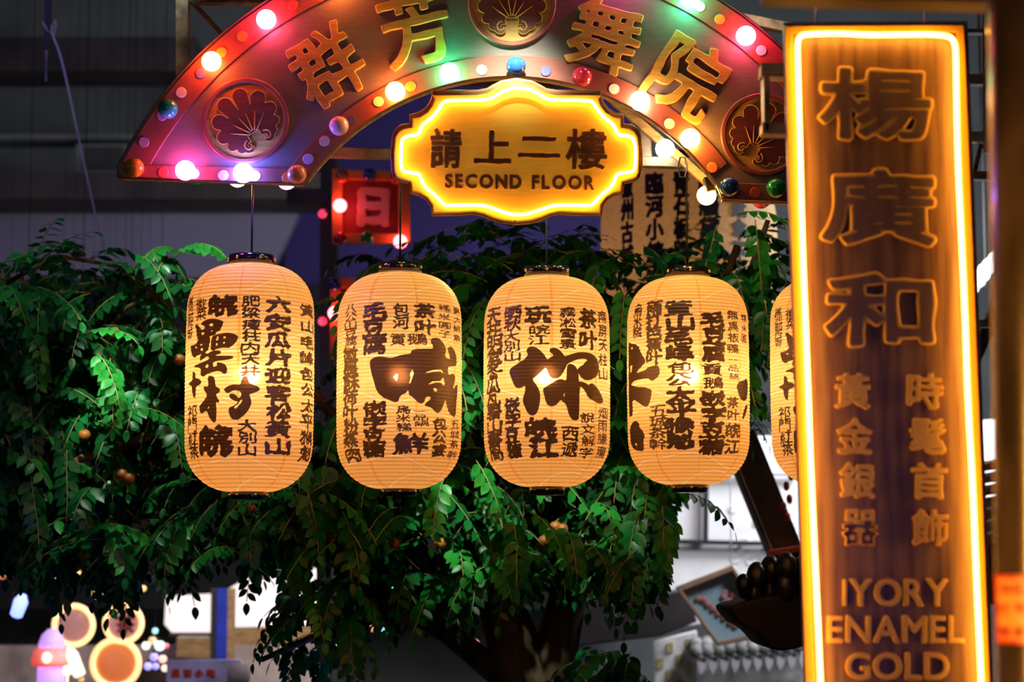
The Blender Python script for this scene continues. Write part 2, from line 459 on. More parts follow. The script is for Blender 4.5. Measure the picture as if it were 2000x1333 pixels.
for ch, x, y, wd, ht, rt, sd in [('群', 640, 130, 128, 142, -31, 1), ('芳', 812, 55, 130, 146, -14, 2), ('舞', 1182, 72, 132, 136, 17, 3), ('院', 1344, 152, 132, 150, 32, 4)]:
    letter('character', ch, x, y, wd, ht, YA, .016, .003, 3.0, M['gold'], A, rt, .016, sd, 90)

# shell medallions
def medallion(cx, cy, Rp, rot):
    k = mpp(cx, cy, YA); F = frame(cx, cy, YA, rot)
    circ = lambda r, n=64: [(r * k * math.cos(2 * PI * i / n), r * k * math.sin(2 * PI * i / n)) for i in range(n)]
    root = shape('medallion', [circ(Rp)], .006, .002, M['gold'], A, F)
    shape('medallion_rim', [circ(Rp), circ(Rp - 10)[::-1]], .014, .0035, M['border'], root, F)
    sh = Matrix.Translation((0, 0, .006))
    # shell silhouette: radial lobes around a fan centre low in the disc
    s = Rp / 88.
    by = -36; lobes = []
    for a, r in ((12, 16), (37, 16), (61, 14), (84, 11), (106, 9.5), (130, 9)):
        c_ = math.cos(math.radians(a)); s_ = math.sin(math.radians(a)); t_ = -by * c_ + math.sqrt(67 ** 2 - (by * s_) ** 2) - r
        lobes += [(t_ * s_, by + t_ * c_, r), (-t_ * s_, by + t_ * c_, r)]
    g = 1.0; n = int(180 / g); X, Y_ = np.meshgrid(-90 + np.arange(n) * g, -90 + np.arange(n) * g)
    f = np.full(X.shape, -99.)
    for ex, ey, r in lobes:
        dx, dy = ex, ey - by; t = np.clip((X * dx + (Y_ - by) * dy) / (dx * dx + dy * dy), 0, 1)
        f = np.maximum(f, (5 + (r - 5) * t) - np.hypot(X - t * dx, Y_ - by - t * dy))
    f = np.maximum(f, np.minimum(62 - np.hypot(X, Y_ - 0), np.minimum(46 - np.hypot(X, (Y_ - by)), Y_ - by + 14)))
    for sx in (-1, 1):                                   # the curled ends and their eyes
        f = np.maximum(f, 11 - np.hypot(X - sx * 24, Y_ - (by - 16)))
        f = np.minimum(f, np.hypot(X - sx * 17, Y_ - (by - 13)) - 5.5)
    f = np.minimum(f, np.maximum(np.abs(X) - 13, Y_ - (by + 6)))
    lp = contour(np.pad(f, 1, constant_values=-9), 0, 0, -91, -91, g)
    lp = [[(p[0] * k * s, p[1] * k * s) for p in l] for l in lp]
    shape('shell', lp, .007, .0025, M['shellred'], root, F @ sh)
    rb = MB()
    for a in (-54, -32, -10, 10, 32, 54):
        a_ = math.radians(a); p = [F @ Vector((math.sin(a_) * t * k * s, (by + math.cos(a_) * t) * k * s, .0135)) for t in (10, 20, 30, 40, 50)]
        rb.tube(p, [.0024, .0022, .0017, .0011, .0004], 6)
    rb.build('shell_ray', M['gold'], root, True)
    for sx in (-1, 1):
        pts = []
        for j in range(22):
            t = j / 21; an = 1.7 - t * 5.2; rr = 12 * (1 - .75 * t)
            pts.append(F @ Vector((sx * (20 + rr * math.cos(an)) * k * s, (by - 13 + rr * math.sin(an)) * k * s, .0125)))
        MB().tube(pts, [.0022] * 22, 6).build('scroll', M['gold'], root, True)
    # raised outline of the shell
    for l in lp[:1]:
        MB().tube([F @ Vector((p[0], p[1], .0125)) for p in l[::2]], .0014, 6, True).build('shell_outline', M['gold'], root, True)
medallion(480, 237, 85, -33); medallion(1000, 8, 86, 0); medallion(1489, 264, 82, 34)

# ------------------------------------------------------------------ steel frame behind the signs
fr = thing('steel_hanging_frame', 'scuffed square-tube steel frame behind the arched sign carrying the lanterns', 'frame', P(1000, 300, 6.62))
def bar(x0, y0, x1, y1, Y, wpx, dp, m, parent, name='bar'):
    k = mpp((x0 + x1) / 2, (y0 + y1) / 2, Y)
    return bevelmod(barm(P(x0, y0, Y), P(x1, y1, Y), wpx * k, dp).build(name, m, parent), .003)
bar(600, 297, 1690, 330, 6.62, 20, .04, M['steel'], fr, 'cross_bar')
bar(1256, 190, 1262, 310, 6.64, 22, .04, M['steel'], fr); bar(357, -60, 357, 240, 6.72, 25, .045, M['rust'], fr)
bar(370, -2, 640, -2, 6.7, 22, .04, M['rust'], fr); bar(372, 0, 442, 76, 6.68, 9, .012, M['rust'], fr)
bar(1180, 180, 1400, 372, 6.60, 17, .03, M['edge'], fr, 'batten'); bar(880, 160, 1160, 166, 6.60, 12, .03, M['darkwood'], fr, 'batten')
bar(650, 150, 652, 300, 6.63, 16, .03, M['steel'], fr)
bar(1400, 28, 1560, 60, 6.7, 20, .04, M['rust'], fr)
MB().tube([P(1333 + 9 * math.cos(t * 1.05), 327 + 22 * math.sin(t * 1.05), 6.585) for t in range(6)], .003, 6, True).build('wire_tie', M['cord'], fr)

# ------------------------------------------------------------------ second-floor sign
YS = 6.06
S = thing('second_floor_neon_sign', 'yellow scalloped neon sign reading second floor hung in front of the arch', 'sign', P(1009, 300, YS + .02))
half = [(1009, 158), (1039, 163), (1055, 171), (1067, 178), (1085, 181), (1173, 182), (1174, 194), (1178, 205), (1187, 217), (1200, 225), (1217, 229), (1217, 247), (1232, 248),
        (1243, 255), (1251, 268), (1254, 300), (1253, 338), (1248, 351), (1238, 357), (1219, 361), (1217, 380), (1200, 384), (1187, 392), (1178, 404), (1174, 424), (1120, 423), (1092, 421),
        (1075, 425), (1057, 433), (1035, 439), (1009, 441)]
full = half + [(2018 - x, y) for x, y in half[::-1][1:-1]]
def inset(pts, d):
    n = len(pts); out = []
    for i in range(n):
        a, b = Vector(pts[i - 1]), Vector(pts[(i + 1) % n]); t = (b - a).normalized(); out.append((pts[i][0] - t.y * d, pts[i][1] + t.x * d))
    return out
bk = plate('back_board', full, YS + .055, .045, .006, M['brownrim'], S)
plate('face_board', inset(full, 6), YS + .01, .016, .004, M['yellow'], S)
nh = [(1012, 171), (1035, 175), (1050, 182), (1062, 191), (1081, 196), (1151, 196), (1160, 202), (1169, 217), (1183, 233), (1198, 243), (1203, 254), (1207, 264),
      (1230, 266), (1239, 273), (1241, 300), (1241, 322), (1237, 334), (1228, 337), (1206, 339), (1201, 350), (1197, 362), (1180, 377), (1167, 389), (1160, 398), (1150, 402), (1088, 400), (1067, 406), (1040, 416), (1012, 421)]
nf = nh + [(2024 - x + (2 if x < 1100 else 0), y) for x, y in nh[::-1][1:-1]]
def smooth2(p, it=2, cyc=True):
    for _ in range(it):
        q = []
        for i in range(len(p) if cyc else len(p) - 1):
            a, b = Vector(p[i]), Vector(p[(i + 1) % len(p)]); q += [tuple(a * .75 + b * .25), tuple(a * .25 + b * .75)]
        p = ([tuple(p[0])] + q + [tuple(p[-1])]) if not cyc else q
    return p
nf = smooth2(nf, 2)
MB().tube([P(x, y, YS - .026) for x, y in nf], .0052, 10, True).build('neon_tube', M['neon'], S, True)
for ch, x, wd, ht, yy in [('請', 871, 58, 76, 290), ('上', 962, 68, 62, 287), ('二', 1053, 78, 50, 287), ('樓', 1145, 76, 78, 292)]:
    letter('character', ch, x, yy, wd, ht, YS - .0058, .004, .0010, 1.5, M['carve'], S, 1.0, .014, x, 96)
    letter('character_edge', ch, x, yy, wd, ht, YS - .0058, .0022, .0008, 3.2, M['honey'], S, 1.0, .014, x, 84)
def word(t, x0, x1, y, h, Y, dep, thick, m, parent, rot=0, name='letter', sp=.12, edge=None, bev=.001, dy=0):
    W = [outline(c)[2] for c in t if c != ' ']; tot = sum(v[0] for v in W) + sp * (len(t) - 1) + (.25 if ' ' in t else 0)
    k = (x1 - x0) / tot; x = x0
    for c in t:
        if c == ' ': x += (.25 + sp) * k; continue
        g = outline(c)[2]; wpx = g[0] * k; cx = x + wpx / 2; yy = y + (cx - (x0 + x1) / 2) * dy
        if edge: letter('letter_edge', c, cx, yy, wpx, h, Y, dep * .5, bev * .6, thick + 2, edge, parent, rot, 0, 0, 40)
        letter(name, c, cx, yy, wpx, h, Y, dep, bev, thick, m, parent, rot, 0, 0, 48)
        x += wpx + sp * k
word('SECOND FLOOR', 870, 1160, 356, 26, YS - .0058, .004, .9, M['carve'], S, .8, sp=.22, edge=M['honey'], dy=.014)
MB().lathe([(.004, -.004), (.004, .004)], P(1006, 433, YS - .005), 10, Matrix.Rotation(PI / 2, 3, 'X')).build('screw', M['brass'], S)

# ------------------------------------------------------------------ tall vertical sign
YV = 4.70
V_ = thing('tall_jewellers_sign', 'tall walnut shop sign framed in bright neon at the right reading ivory enamel gold', 'sign', P(1730, 1560, YV + .05))
face = [(1531, 52), (1882, 50), (1941, 1560), (1580, 1560)]
plate('board', face, YV + .02, .02, .002, M['walnut'], V_)
plate('front_edge', [(1528, 50), (1884, 48), (1943, 1562), (1577, 1562)], YV + .045, .022, .002, M['alu'], V_)
plate('core_layer', [(1534, 56), (1880, 54), (1939, 1556), (1583, 1556)], YV + .07, .024, .001, M['darkwood'], V_)
plate('rear_edge', [(1528, 50), (1884, 48), (1943, 1562), (1577, 1562)], YV + .105, .034, .002, M['alu'], V_)
fo = [(1531, 52), (1882, 50), (1941, 1560), (1580, 1560)]
fi = [(1548, 66), (1868, 64), (1924, 1540), (1598, 1540)]
plate('border', fo, YV, .006, .002, mat('amber_border', (.80, .40, .03), .4, 0, .06, 6, (4, 4, .5), .1), V_, holes=[fi[::-1]])
tp = [(1610, 1520), (1603, 1333), (1592, 1100), (1583, 900), (1577, 720), (1568, 500), (1563, 300), (1558, 110), (1558, 82), (1562, 71), (1575, 67), (1640, 65), (1700, 69), (1800, 67), (1845, 69), (1860, 75), (1866, 90),
      (1867, 120), (1870, 300), (1878, 470), (1885, 620), (1890, 780), (1900, 950), (1907, 1130), (1917, 1340), (1924, 1520)]
MB().tube([P(x, y, YV - .030) for x, y in smooth2(tp, 2, False)], .0058, 10, False).build('neon_tube', M['neon'], V_, True)
for ch, x, y, wd, ht in [('楊', 1708, 204, 210, 134), ('廣', 1714, 405, 212, 138), ('和', 1716, 606, 205, 132)]:
    letter('character', ch, x, y, wd, ht, YV, .011, .0045, 8.4, M['honey'], V_, 1.2, .010, y, 90, 2)
    letter('character_face', ch, x, y, wd, ht, YV - .006, .006, .0015, 3.4, M['walnutface'], V_, 1.2, .010, y, 90)
for ch, x, y in [('黃', 1665, 765), ('金', 1669, 852), ('銀', 1674, 940), ('器', 1679, 1031), ('時', 1806, 765), ('髦', 1811, 852), ('首', 1814, 940), ('飾', 1816, 1031)]:
    letter('character', ch, x, y, 66, 66, YV, .009, .0022, 2.4, M['honey'], V_, 1.5, .018, x, 70)
word('IYORY', 1646, 1850, 1158, 50, YV, .008, 1.6, M['honey'], V_, 1.5, sp=.10, bev=.002)
word('ENAMEL', 1616, 1882, 1230, 50, YV, .008, 1.6, M['honey'], V_, 1.5, sp=.10, bev=.002)
word('GOLD', 1652, 1852, 1302, 50, YV, .008, 1.6, M['honey'], V_, 1.5, sp=.10, bev=.002)
for x in (1593, 1806): MB().tube([P(x, 52, YV + .05), P(x, -70, YV + .05)], .003, 6).build('hanging_rod', M['wire'], V_)
for y in (205, 470, 758, 1060): MB().sphere(P(1536 + (y - 205) * .033, y, YV + .06) - Vector((.0, 0, 0)), .0035, 8, 6).build('screw', M['cord'], V_)
br = V_; M['brk'] = mat('worn_bracket_steel', (.5, .36, .22), .4, .4, .3, 12)
for q_ in ((1484, 141, 1590, 143, 26), (1494, 150, 1496, 262, 11), (1486, 254, 1590, 256, 22)): bar(*q_[:4], 4.84, q_[4], .06, M['brk'], br, 'bracket_bar')

# lattice to the right of it
la = thing('steel_lattice', 'grey steel lattice seen between the tall neon sign and the dark post', 'frame', P(1910, 350, 7.6))
for y0, wd in ((62, 8), (156, 20), (268, 20), (343, 16), (632, 14)): bar(1720, y0 - 2, 2080, y0 + 4, 7.6, wd, .05, M['steel'], la)
bar(1926, 20, 1928, 300, 7.58, 12, .04, M['steel'], la); bar(1900, 350, 1936, 200, 7.7, 7, .03, M['rust'], la)
bar(1840, 830, 1975, 545, 8.6, 26, .06, M['darkwood'], la, 'slanting_bar')

# near post and beam
po = thing('round_post', 'dark glossy round post at the right edge beside the tall neon sign', 'post', (P(2078, 1333, 3.3).x, 3.3, 0))
b = MB()
ptop, pbot = P(2058, -60, 3.3), P(2086, 1600, 3.3)
b.tube([Vector((pbot.x + .01, 3.3, .2)), pbot, ptop, ptop + Vector((0, 0, .3))], .108, 64)
M['post'] = mat('glossy_dark_paint', (.10, .07, .065), .22, .3, .3, 8, (1, 1, .4), .12, coat=.3)
b.build('shaft', M['post'], po, True)
MB().lathe([(.15, 0), (.15, .05), (.12, .08), (.112, .25)], (pbot.x + .01, 3.3, 0), 40).build('base', M['post'], po, True)
bm_ = thing('overhead_beam', 'brown painted beam crossing the top right corner in front', 'beam', P(1700, 0, 3.6))
bevelmod(barm(P(1490, -16, 3.6), P(2300, 8, 3.6), .036, .08).build('beam_body', mat('brown_beam_paint', (.34, .2, .1), .5, 0, .2, 5), bm_), .006)
barm(P(1490, -45, 3.62), P(2300, -20, 3.62), .02, .10).build('beam_flange', M['rust'], bm_)
st = thing('repair_notice_sticker', 'orange lamp repair notice with a red border on the dark round post', 'sticker', P(1980, 1260, 3.19))
cx = pbot.x
def cyl_patch(name, a0, a1, z0, z1, r, m, parent, n=10):
    V = []; F = []
    for k in range(n + 1):
        a = a0 + (a1 - a0) * k / n
        for z in (z0, z1): V.append(Vector((cx + r * math.sin(a), 3.3 - r * math.cos(a), z)))
    for k in range(n): F.append((2 * k, 2 * k + 2, 2 * k + 3, 2 * k + 1))
    o = mesh(name, V, F, m, parent); s = o.modifiers.new('s', 'SOLIDIFY'); s.thickness = .0008; s.offset = 1
    return o
z0, z1 = P(1980, 1260, 3.2).z, P(1980, 1124, 3.2).z
cyl_patch('red_border', -1.45, .3, z0, z1, .1095, mat('red_print', (.8, .06, .03), .4, 0, .05, 5), st)
cyl_patch('orange_face', -1.35, .2, z0 + .006, z1 - .006, .1105, mat('orange_print', (.95, .45, .12), .4, 0, .05, 5), st)
redink = mat('red_ink', (.6, .05, .02), .5, 0, .05, 5)
for ch, x, y in [('市', 1972, 1152), ('区', 1992, 1152), ('灯', 1970, 1192), ('号', 1993, 1190), ('报', 1972, 1236), ('修', 1992, 1236)]:
    k = mpp(x, y, 3.22); px_ = P(x, y, 3.22); ang = math.asin(max(-1, min(1, (px_.x - cx) / .112)))
    Fm = Matrix.Translation((cx + .112 * math.sin(ang), 3.3 - .112 * math.cos(ang), px_.z)) @ Matrix.Rotation(ang, 4, 'Z') @ Matrix.Rotation(PI / 2, 4, 'X')
    shape('character', glyph_loops(ch, 16 * k / max(.35, math.cos(ang)), 22 * k, .7 * k, 0, 0, 40), .0008, .0002, redink, st, Fm)

# ------------------------------------------------------------------ paper lanterns
def paper_mat():
    m = bpy.data.materials.new('printed_lantern_paper'); m.use_nodes = True; t = m.node_tree; N, L = t.nodes, t.links
    N.remove(N['Principled BSDF']); out = N['Material Output']
    def at(n):
        a = N.new('ShaderNodeAttribute'); a.attribute_name = n; return a.outputs['Fac']
    def mr(src, a, b_, c=0, d=1):
        r = N.new('ShaderNodeMapRange'); r.interpolation_type = 'SMOOTHSTEP'
        for i, v in enumerate((a, b_, c, d)): r.inputs[i + 1].default_value = v
        L.new(src, r.inputs[0]); return r.outputs[0]
    def mixc(f, a, b_, bt='MIX'):
        x = N.new('ShaderNodeMix'); x.data_type = 'RGBA'; x.blend_type = bt
        if hasattr(f, 'links'): L.new(f, x.inputs[0])
        else: x.inputs[0].default_value = f
        for s, v in ((6, a), (7, b_)):
            if hasattr(v, 'links'): L.new(v, x.inputs[s])
            else: x.inputs[s].default_value = (*v, 1)
        return x.outputs[2]
    tc = N.new('ShaderNodeTexCoord'); nz = N.new('ShaderNodeTexNoise'); nz.inputs['Scale'].default_value = 260; nz.inputs['Detail'].default_value = 3
    L.new(tc.outputs['Object'], nz.inputs['Vector'])
    fib = mr(nz.outputs[0], .3, .7, 0, 1)
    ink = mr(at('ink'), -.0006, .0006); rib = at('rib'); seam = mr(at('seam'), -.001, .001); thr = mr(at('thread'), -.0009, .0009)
    paper = mixc(fib, (.90, .62, .24), (.84, .55, .20))
    paper = mixc(seam, paper, (.84, .42, .10))
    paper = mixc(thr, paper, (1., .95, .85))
    paper = mixc(rib, paper, (.42, .26, .10))
    front = mixc(ink, paper, (.020, .013, .011))
    trans = mixc(ink, paper, (.050, .021, .007))
    df = N.new('ShaderNodeBsdfDiffuse'); L.new(front, df.inputs[0])
    gl = N.new('ShaderNodeBsdfGlossy'); gl.inputs['Roughness'].default_value = .38; gl.inputs[0].default_value = (.8, .8, .8, 1)
    tr = N.new('ShaderNodeBsdfTranslucent'); L.new(trans, tr.inputs[0])
    rf = N.new('ShaderNodeBsdfRefraction'); rf.inputs['IOR'].default_value = 1.12; rf.inputs['Roughness'].default_value = .85; L.new(trans, rf.inputs[0])
    def ms(f, a, b_):
        s = N.new('ShaderNodeMixShader')
        if hasattr(f, 'links'): L.new(f, s.inputs[0])
        else: s.inputs[0].default_value = f
        L.new(a, s.inputs[1]); L.new(b_, s.inputs[2]); return s.outputs[0]
    tt = ms(.20, tr.outputs[0], rf.outputs[0])
    body = ms(.5, df.outputs[0], tt)
    gf = mr(at('ink'), -.0006, .0006, .02, .10)
    L.new(ms(gf, body, gl.outputs[0]), out.inputs[0])
    return m


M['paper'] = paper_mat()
RL = .2


def lpix(px, py, cxw, Yc, cyl=True):
    """photo px -> (arc length, z) on the lantern cylinder"""
    th = 0
    for _ in range(6):
        p = P(px, py, Yc - RL * math.cos(th)); th = math.asin(max(-.995, min(.995, (p.x - cxw) / RL)))
    return RL * th, p.z


def make_lantern(name, cxp, top, ctop, cbot, bot, label, glyphs, polys, cap=(88, 68), seamoff=0., share=None, Rp=122., rivoff=.0, cordtop=305):
    """cxp centre px; top cap top, ctop body top, cbot body bottom, bot bottom cap bottom (px)"""
    Yc = 6.5
    # distance that gives the photographed width
    for _ in range(8):
        Yc *= (RL / mpp(cxp, (ctop + cbot) / 2, Yc)) / Rp if False else 1
    Yc = 6.5 * 122. / Rp
    c0 = P(cxp, (ctop + cbot) / 2, Yc); cxw = c0.x
    zt, zb = P(cxp, ctop, Yc).z, P(cxp, cbot, Yc).z
    T = thing('paper_lantern', label, 'lantern', (cxw, Yc, P(cxp, top, Yc).z), 'white paper lanterns hanging in a row')
    H = zt - zb; zc = (zt + zb) / 2; k = mpp(cxp, 700, Yc)
    rt, rb_ = cap[0] / 2 * k, cap[1] / 2 * k
    if share is None:
        nr = 60; per = 5
        cols = np.concatenate([np.linspace(-1.78, 1.78, 431)[:-1], np.linspace(1.78, 2 * PI - 1.78, 60)[:-1]])
        rows = np.linspace(0, 1, nr * per + 1)
        v = rows * 2 - 1                                     # -1 bottom .. 1 top
        zz = zc + v * H / 2
        # straight sides, rounded ends
        n_ = len(rows); r = np.empty(n_)
        Hh = H / 2
        for i in range(n_):
            rc = rt if v[i] > 0 else rb_
            hh = .150 if v[i] > 0 else .155
            d = (Hh - abs(v[i]) * Hh) / hh
            if d >= 1: s = 1.
            else: s = (1 - (1 - d) ** 2.25) ** .5
            r[i] = rc * .98 + (RL - rc * .98) * s
            r[i] += .006 * (1 - v[i] ** 2) - .006
        ph = (rows * nr) % 1.0; ph = np.minimum(ph, 1 - ph)
        scal = np.sqrt(np.clip(ph * 2, 0, 1)) * .0022
        nc = len(cols)
        TH, ZZ = np.meshgrid(cols, zz); RR = np.repeat((r + scal)[:, None], nc, 1)
        wr = wob(np.stack([TH.ravel() * 9, ZZ.ravel() * 60], 1), 1, cxp) * .0006
        RR = RR + wr.reshape(RR.shape)
        ns = 8; sa = (TH - seamoff) / (2 * PI / ns); sd = np.abs(sa - np.round(sa)) * (2 * PI / ns) * RR
        RR = RR - .0022 * np.exp(-(sd / .006) ** 2) * (np.abs(v)[:, None] > .3)
        seamw = .0030 + .0022 * np.sin(ZZ * 9 + np.round(sa) * 2.1)
        seam = seamw - sd
        # paler wavy lines mixed into the paper colour
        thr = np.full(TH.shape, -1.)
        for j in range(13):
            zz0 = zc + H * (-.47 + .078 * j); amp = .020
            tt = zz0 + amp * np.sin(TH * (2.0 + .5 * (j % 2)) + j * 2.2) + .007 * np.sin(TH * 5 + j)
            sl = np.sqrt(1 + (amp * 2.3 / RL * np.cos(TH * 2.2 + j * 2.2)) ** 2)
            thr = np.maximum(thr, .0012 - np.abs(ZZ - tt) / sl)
        rib = np.repeat(np.clip(1 - ph * per * 1.0, 0, 1)[:, None], nc, 1) * .75
        q = np.stack([(RL * ((TH + PI) % (2 * PI) - PI)).ravel(), ZZ.ravel()], 1)
        ink = np.full(len(q), -.02)
        front = np.abs(q[:, 0]) < RL * 1.6
        def put(A_, B_, thick, rough, seed, lo, hi):
            nonlocal ink
            pad = .012
            sel = np.nonzero(front & (q[:, 0] > lo[0] - pad) & (q[:, 0] < hi[0] + pad) & (q[:, 1] > lo[1] - pad) & (q[:, 1] < hi[1] + pad))[0]
            if not len(sel): return
            qq = q[sel]; sz = hi[0] - lo[0]
            qw = qq + np.stack([wob(qq, 5 / sz, seed), wob(qq, 5 / sz, seed + 5)], 1) * rough * sz
            f = sdf(qw, A_, B_) + thick * (1 + .8 * wob(qq, 7 / sz, seed + 2))
            ink[sel] = np.maximum(ink[sel], f)
        sd_ = 0
        for (txt, x0, x1, y0, y1, th_) in glyphs:
            n = len(txt)
            for i, ch in enumerate(txt):
                sd_ += 1
                a, zA = lpix(x0, y0 + (y1 - y0) * (i + .04) / n, cxw, Yc); b_, zB = lpix(x1, y0 + (y1 - y0) * (i + .97) / n, cxw, Yc)
                A_, B_, _ = outline(ch)
                jx = R.uniform(-.05, .05)
                mn = np.array([a + jx * (b_ - a), zB]); S_ = np.array([b_ - a, zA - zB])
                sh = np.array([[1, 0], [R.uniform(-.02, .10), 1]])
                A2 = ((A_ - .5) @ sh.T + .5) * S_ + mn; B2 = ((B_ - .5) @ sh.T + .5) * S_ + mn
                put(A2, B2, th_ * .60 * max(.5, min(1.15, (190 / len(A_)) ** .7)) * S_[1], .036, sd_, mn, mn + S_)
        for (ox, oy, sc, outer_, holes_) in polys:
            f = lambda L_: [lpix(ox + x / sc, oy + y / sc, cxw, Yc) for x, y in L_]
            Ls = [f(outer_)] + [f(h) for h in holes_]
            def area(l): return sum(l[i - 1][0] * l[i][1] - l[i][0] * l[i - 1][1] for i in range(len(l)))
            o1 = Ls[0] if area(Ls[0]) > 0 else Ls[0][::-1]
            hs = [h if area(h) < 0 else h[::-1] for h in Ls[1:]]
            o1 = smooth2(o1, 1); AA, BB = loopsegs(o1)
            for h in hs:
                a2, b2 = loopsegs(h); AA = np.concatenate([AA, a2]); BB = np.concatenate([BB, b2])
            lo = AA.min(0); hi = AA.max(0); put(AA, BB, .0004, .003, 3, lo, hi)
        Vx = np.stack([RR * np.sin(TH), -RR * np.cos(TH), ZZ], 2).reshape(-1, 3) + np.array([cxw, Yc, 0]) - np.array(T.location)
        nrw = len(rows); ii = np.arange(nrw - 1)[:, None] * nc; jj = np.arange(nc)[None]; j2 = (jj + 1) % nc
        Fq = np.stack([ii + jj, ii + j2, ii + nc + j2, ii + nc + jj], 2).reshape(-1, 4)
        me = bpy.data.meshes.new('paper_shade')
        me.vertices.add(len(Vx)); me.vertices.foreach_set('co', Vx.ravel())
        me.loops.add(Fq.size); me.loops.foreach_set('vertex_index', Fq.ravel().astype(np.int32))
        me.polygons.add(len(Fq)); me.polygons.foreach_set('loop_start', np.arange(len(Fq), dtype=np.int32) * 4)
        me.polygons.foreach_set('loop_total', np.full(len(Fq), 4, np.int32)); me.polygons.foreach_set('use_smooth', np.ones(len(Fq), bool))
        me.update(calc_edges=True)
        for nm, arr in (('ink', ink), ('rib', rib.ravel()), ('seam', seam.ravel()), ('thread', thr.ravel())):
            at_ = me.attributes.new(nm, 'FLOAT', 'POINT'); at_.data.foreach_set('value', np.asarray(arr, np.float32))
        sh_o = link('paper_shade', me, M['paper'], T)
    else:
        src, H0, dz0 = share
        sh_o = src.copy(); COL.objects.link(sh_o); sh_o.parent = T
        s = H / H0; sh_o.scale = (1, 1, s); sh_o.rotation_euler = (0, 0, math.radians(-6))
        sh_o.location = (0, 0, (zt - T.location.z) - s * dz0)
    # caps
    for nm, z_lo, z_hi, rr in (('top_band', P(cxp, ctop - 3, Yc).z, P(cxp, top - 4, Yc).z, rt), ('bottom_band', P(cxp, bot - 2, Yc).z, P(cxp, cbot - 2, Yc).z, rb_)):
        h = z_hi - z_lo
        c = MB().lathe([(rr - .004, 0), (rr, .001), (rr + .001, h / 2), (rr, h - .001), (rr - .004, h), (rr - .008, h - .002), (rr - .008, .002)], (cxw, Yc, z_lo), 48)
        co = c.build(nm, M['black'], T, True)
        nrv = 6
        for j in range(nrv):
            a = rivoff + 2 * PI * j / nrv
            MB().sphere((cxw + (rr + .003) * math.sin(a), Yc - (rr + .003) * math.cos(a), z_lo + h * .52), .0052, 12, 8).build('rivet', M['brass'], co, True)
    zbar = P(cxp, 297 + (cxp - 600) * .03, 6.62).z
    MB().tube([(cxw, Yc, zt + .01), (cxw + .001, Yc, P(cxp, cordtop, Yc).z)] if cordtop != 305 else [(cxw, Yc, zt + .01), (cxw, Yc, zbar - .05), (cxw, (Yc + 6.62) / 2, zbar - .01), (cxw, 6.62, zbar)], .0034, 8).build('cord', M['cord'], T, True)
    hk = P(cxp, bot + 2, Yc).z
    MB().tube([(cxw + .006 * math.sin(t_ * .8), Yc, hk - .006 + .009 * math.cos(t_ * .8)) for t_ in range(8)], .0011, 6, True).build('hook', M['brass'], T, True)
    MB().tube([(cxw - rt, Yc, zt + .012), (cxw + rt, Yc, zt + .012)], .0025, 6).build('cross_wire', M['cord'], T)
    l = bpy.data.lights.new('lantern_bulb', 'POINT'); l.energy = LP; l.color = (1.0, .685, .43); l.shadow_soft_size = .028
    lo_ = bpy.data.objects.new('lantern_bulb', l); COL.objects.link(lo_); lo_.parent = T
    lo_.location = Vector((cxw, Yc - .02, P(cxp, 735, Yc).z)) - T.location
    return T, sh_o, H, zt - T.location.z


LP = 6.3
ni = (980, 660, 7.405, [(360, 190), (375, 145), (430, 125), (500, 140), (570, 195), (625, 260), (660, 325), (710, 280), (755, 260), (740, 232), (700, 210), (690, 170), (730, 142), (790, 150), (850, 190), (890, 240), (910, 270), (980, 245), (1060, 220), (1150, 208), (1230, 212), (1300, 235), (1350, 280), (1390, 350), (1400, 440), (1385, 530), (1340, 580), (1280, 610), (1210, 620), (1160, 590), (1120, 540), (1105, 500), (1085, 455), (1140, 412), (1180, 390), (1195, 360), (1240, 322), (1200, 305), (1130, 305), (1050, 330), (980, 360), (940, 385), (925, 430), (880, 520), (830, 580), (770, 600), (720, 585), (680, 540), (660, 480), (640, 425), (580, 490), (500, 560), (435, 610), (490, 670), (530, 740), (555, 830), (550, 950), (525, 1060), (490, 1115), (435, 1130), (380, 1100), (340, 1020), (300, 920), (310, 860), (340, 780), (345, 690), (300, 715), (245, 735), (195, 710), (165, 640), (140, 570), (115, 500), (140, 440), (220, 390), (280, 340), (320, 325), (355, 280), (385, 245), (362, 210)], [])
ni2 = (980, 660, 7.405, [(950, 390), (990, 378), (1040, 395), (1080, 440), (1108, 510), (1112, 640), (1140, 630), (1200, 655), (1255, 692), (1280, 660), (1320, 668), (1370, 720), (1420, 800), (1455, 870), (1465, 930), (1430, 955), (1370, 940), (1300, 900), (1245, 865), (1210, 790), (1160, 720), (1118, 705), (1118, 1160), (1090, 1195), (1050, 1195), (1010, 1175), (970, 1110), (945, 1020), (925, 960), (880, 920), (850, 895), (800, 960), (750, 990), (700, 995), (655, 960), (630, 900), (620, 840), (595, 770), (600, 735), (650, 700), (740, 650), (820, 598), (880, 600), (935, 628), (940, 500)], [[(900, 795), (912, 800), (910, 850), (885, 855)]])
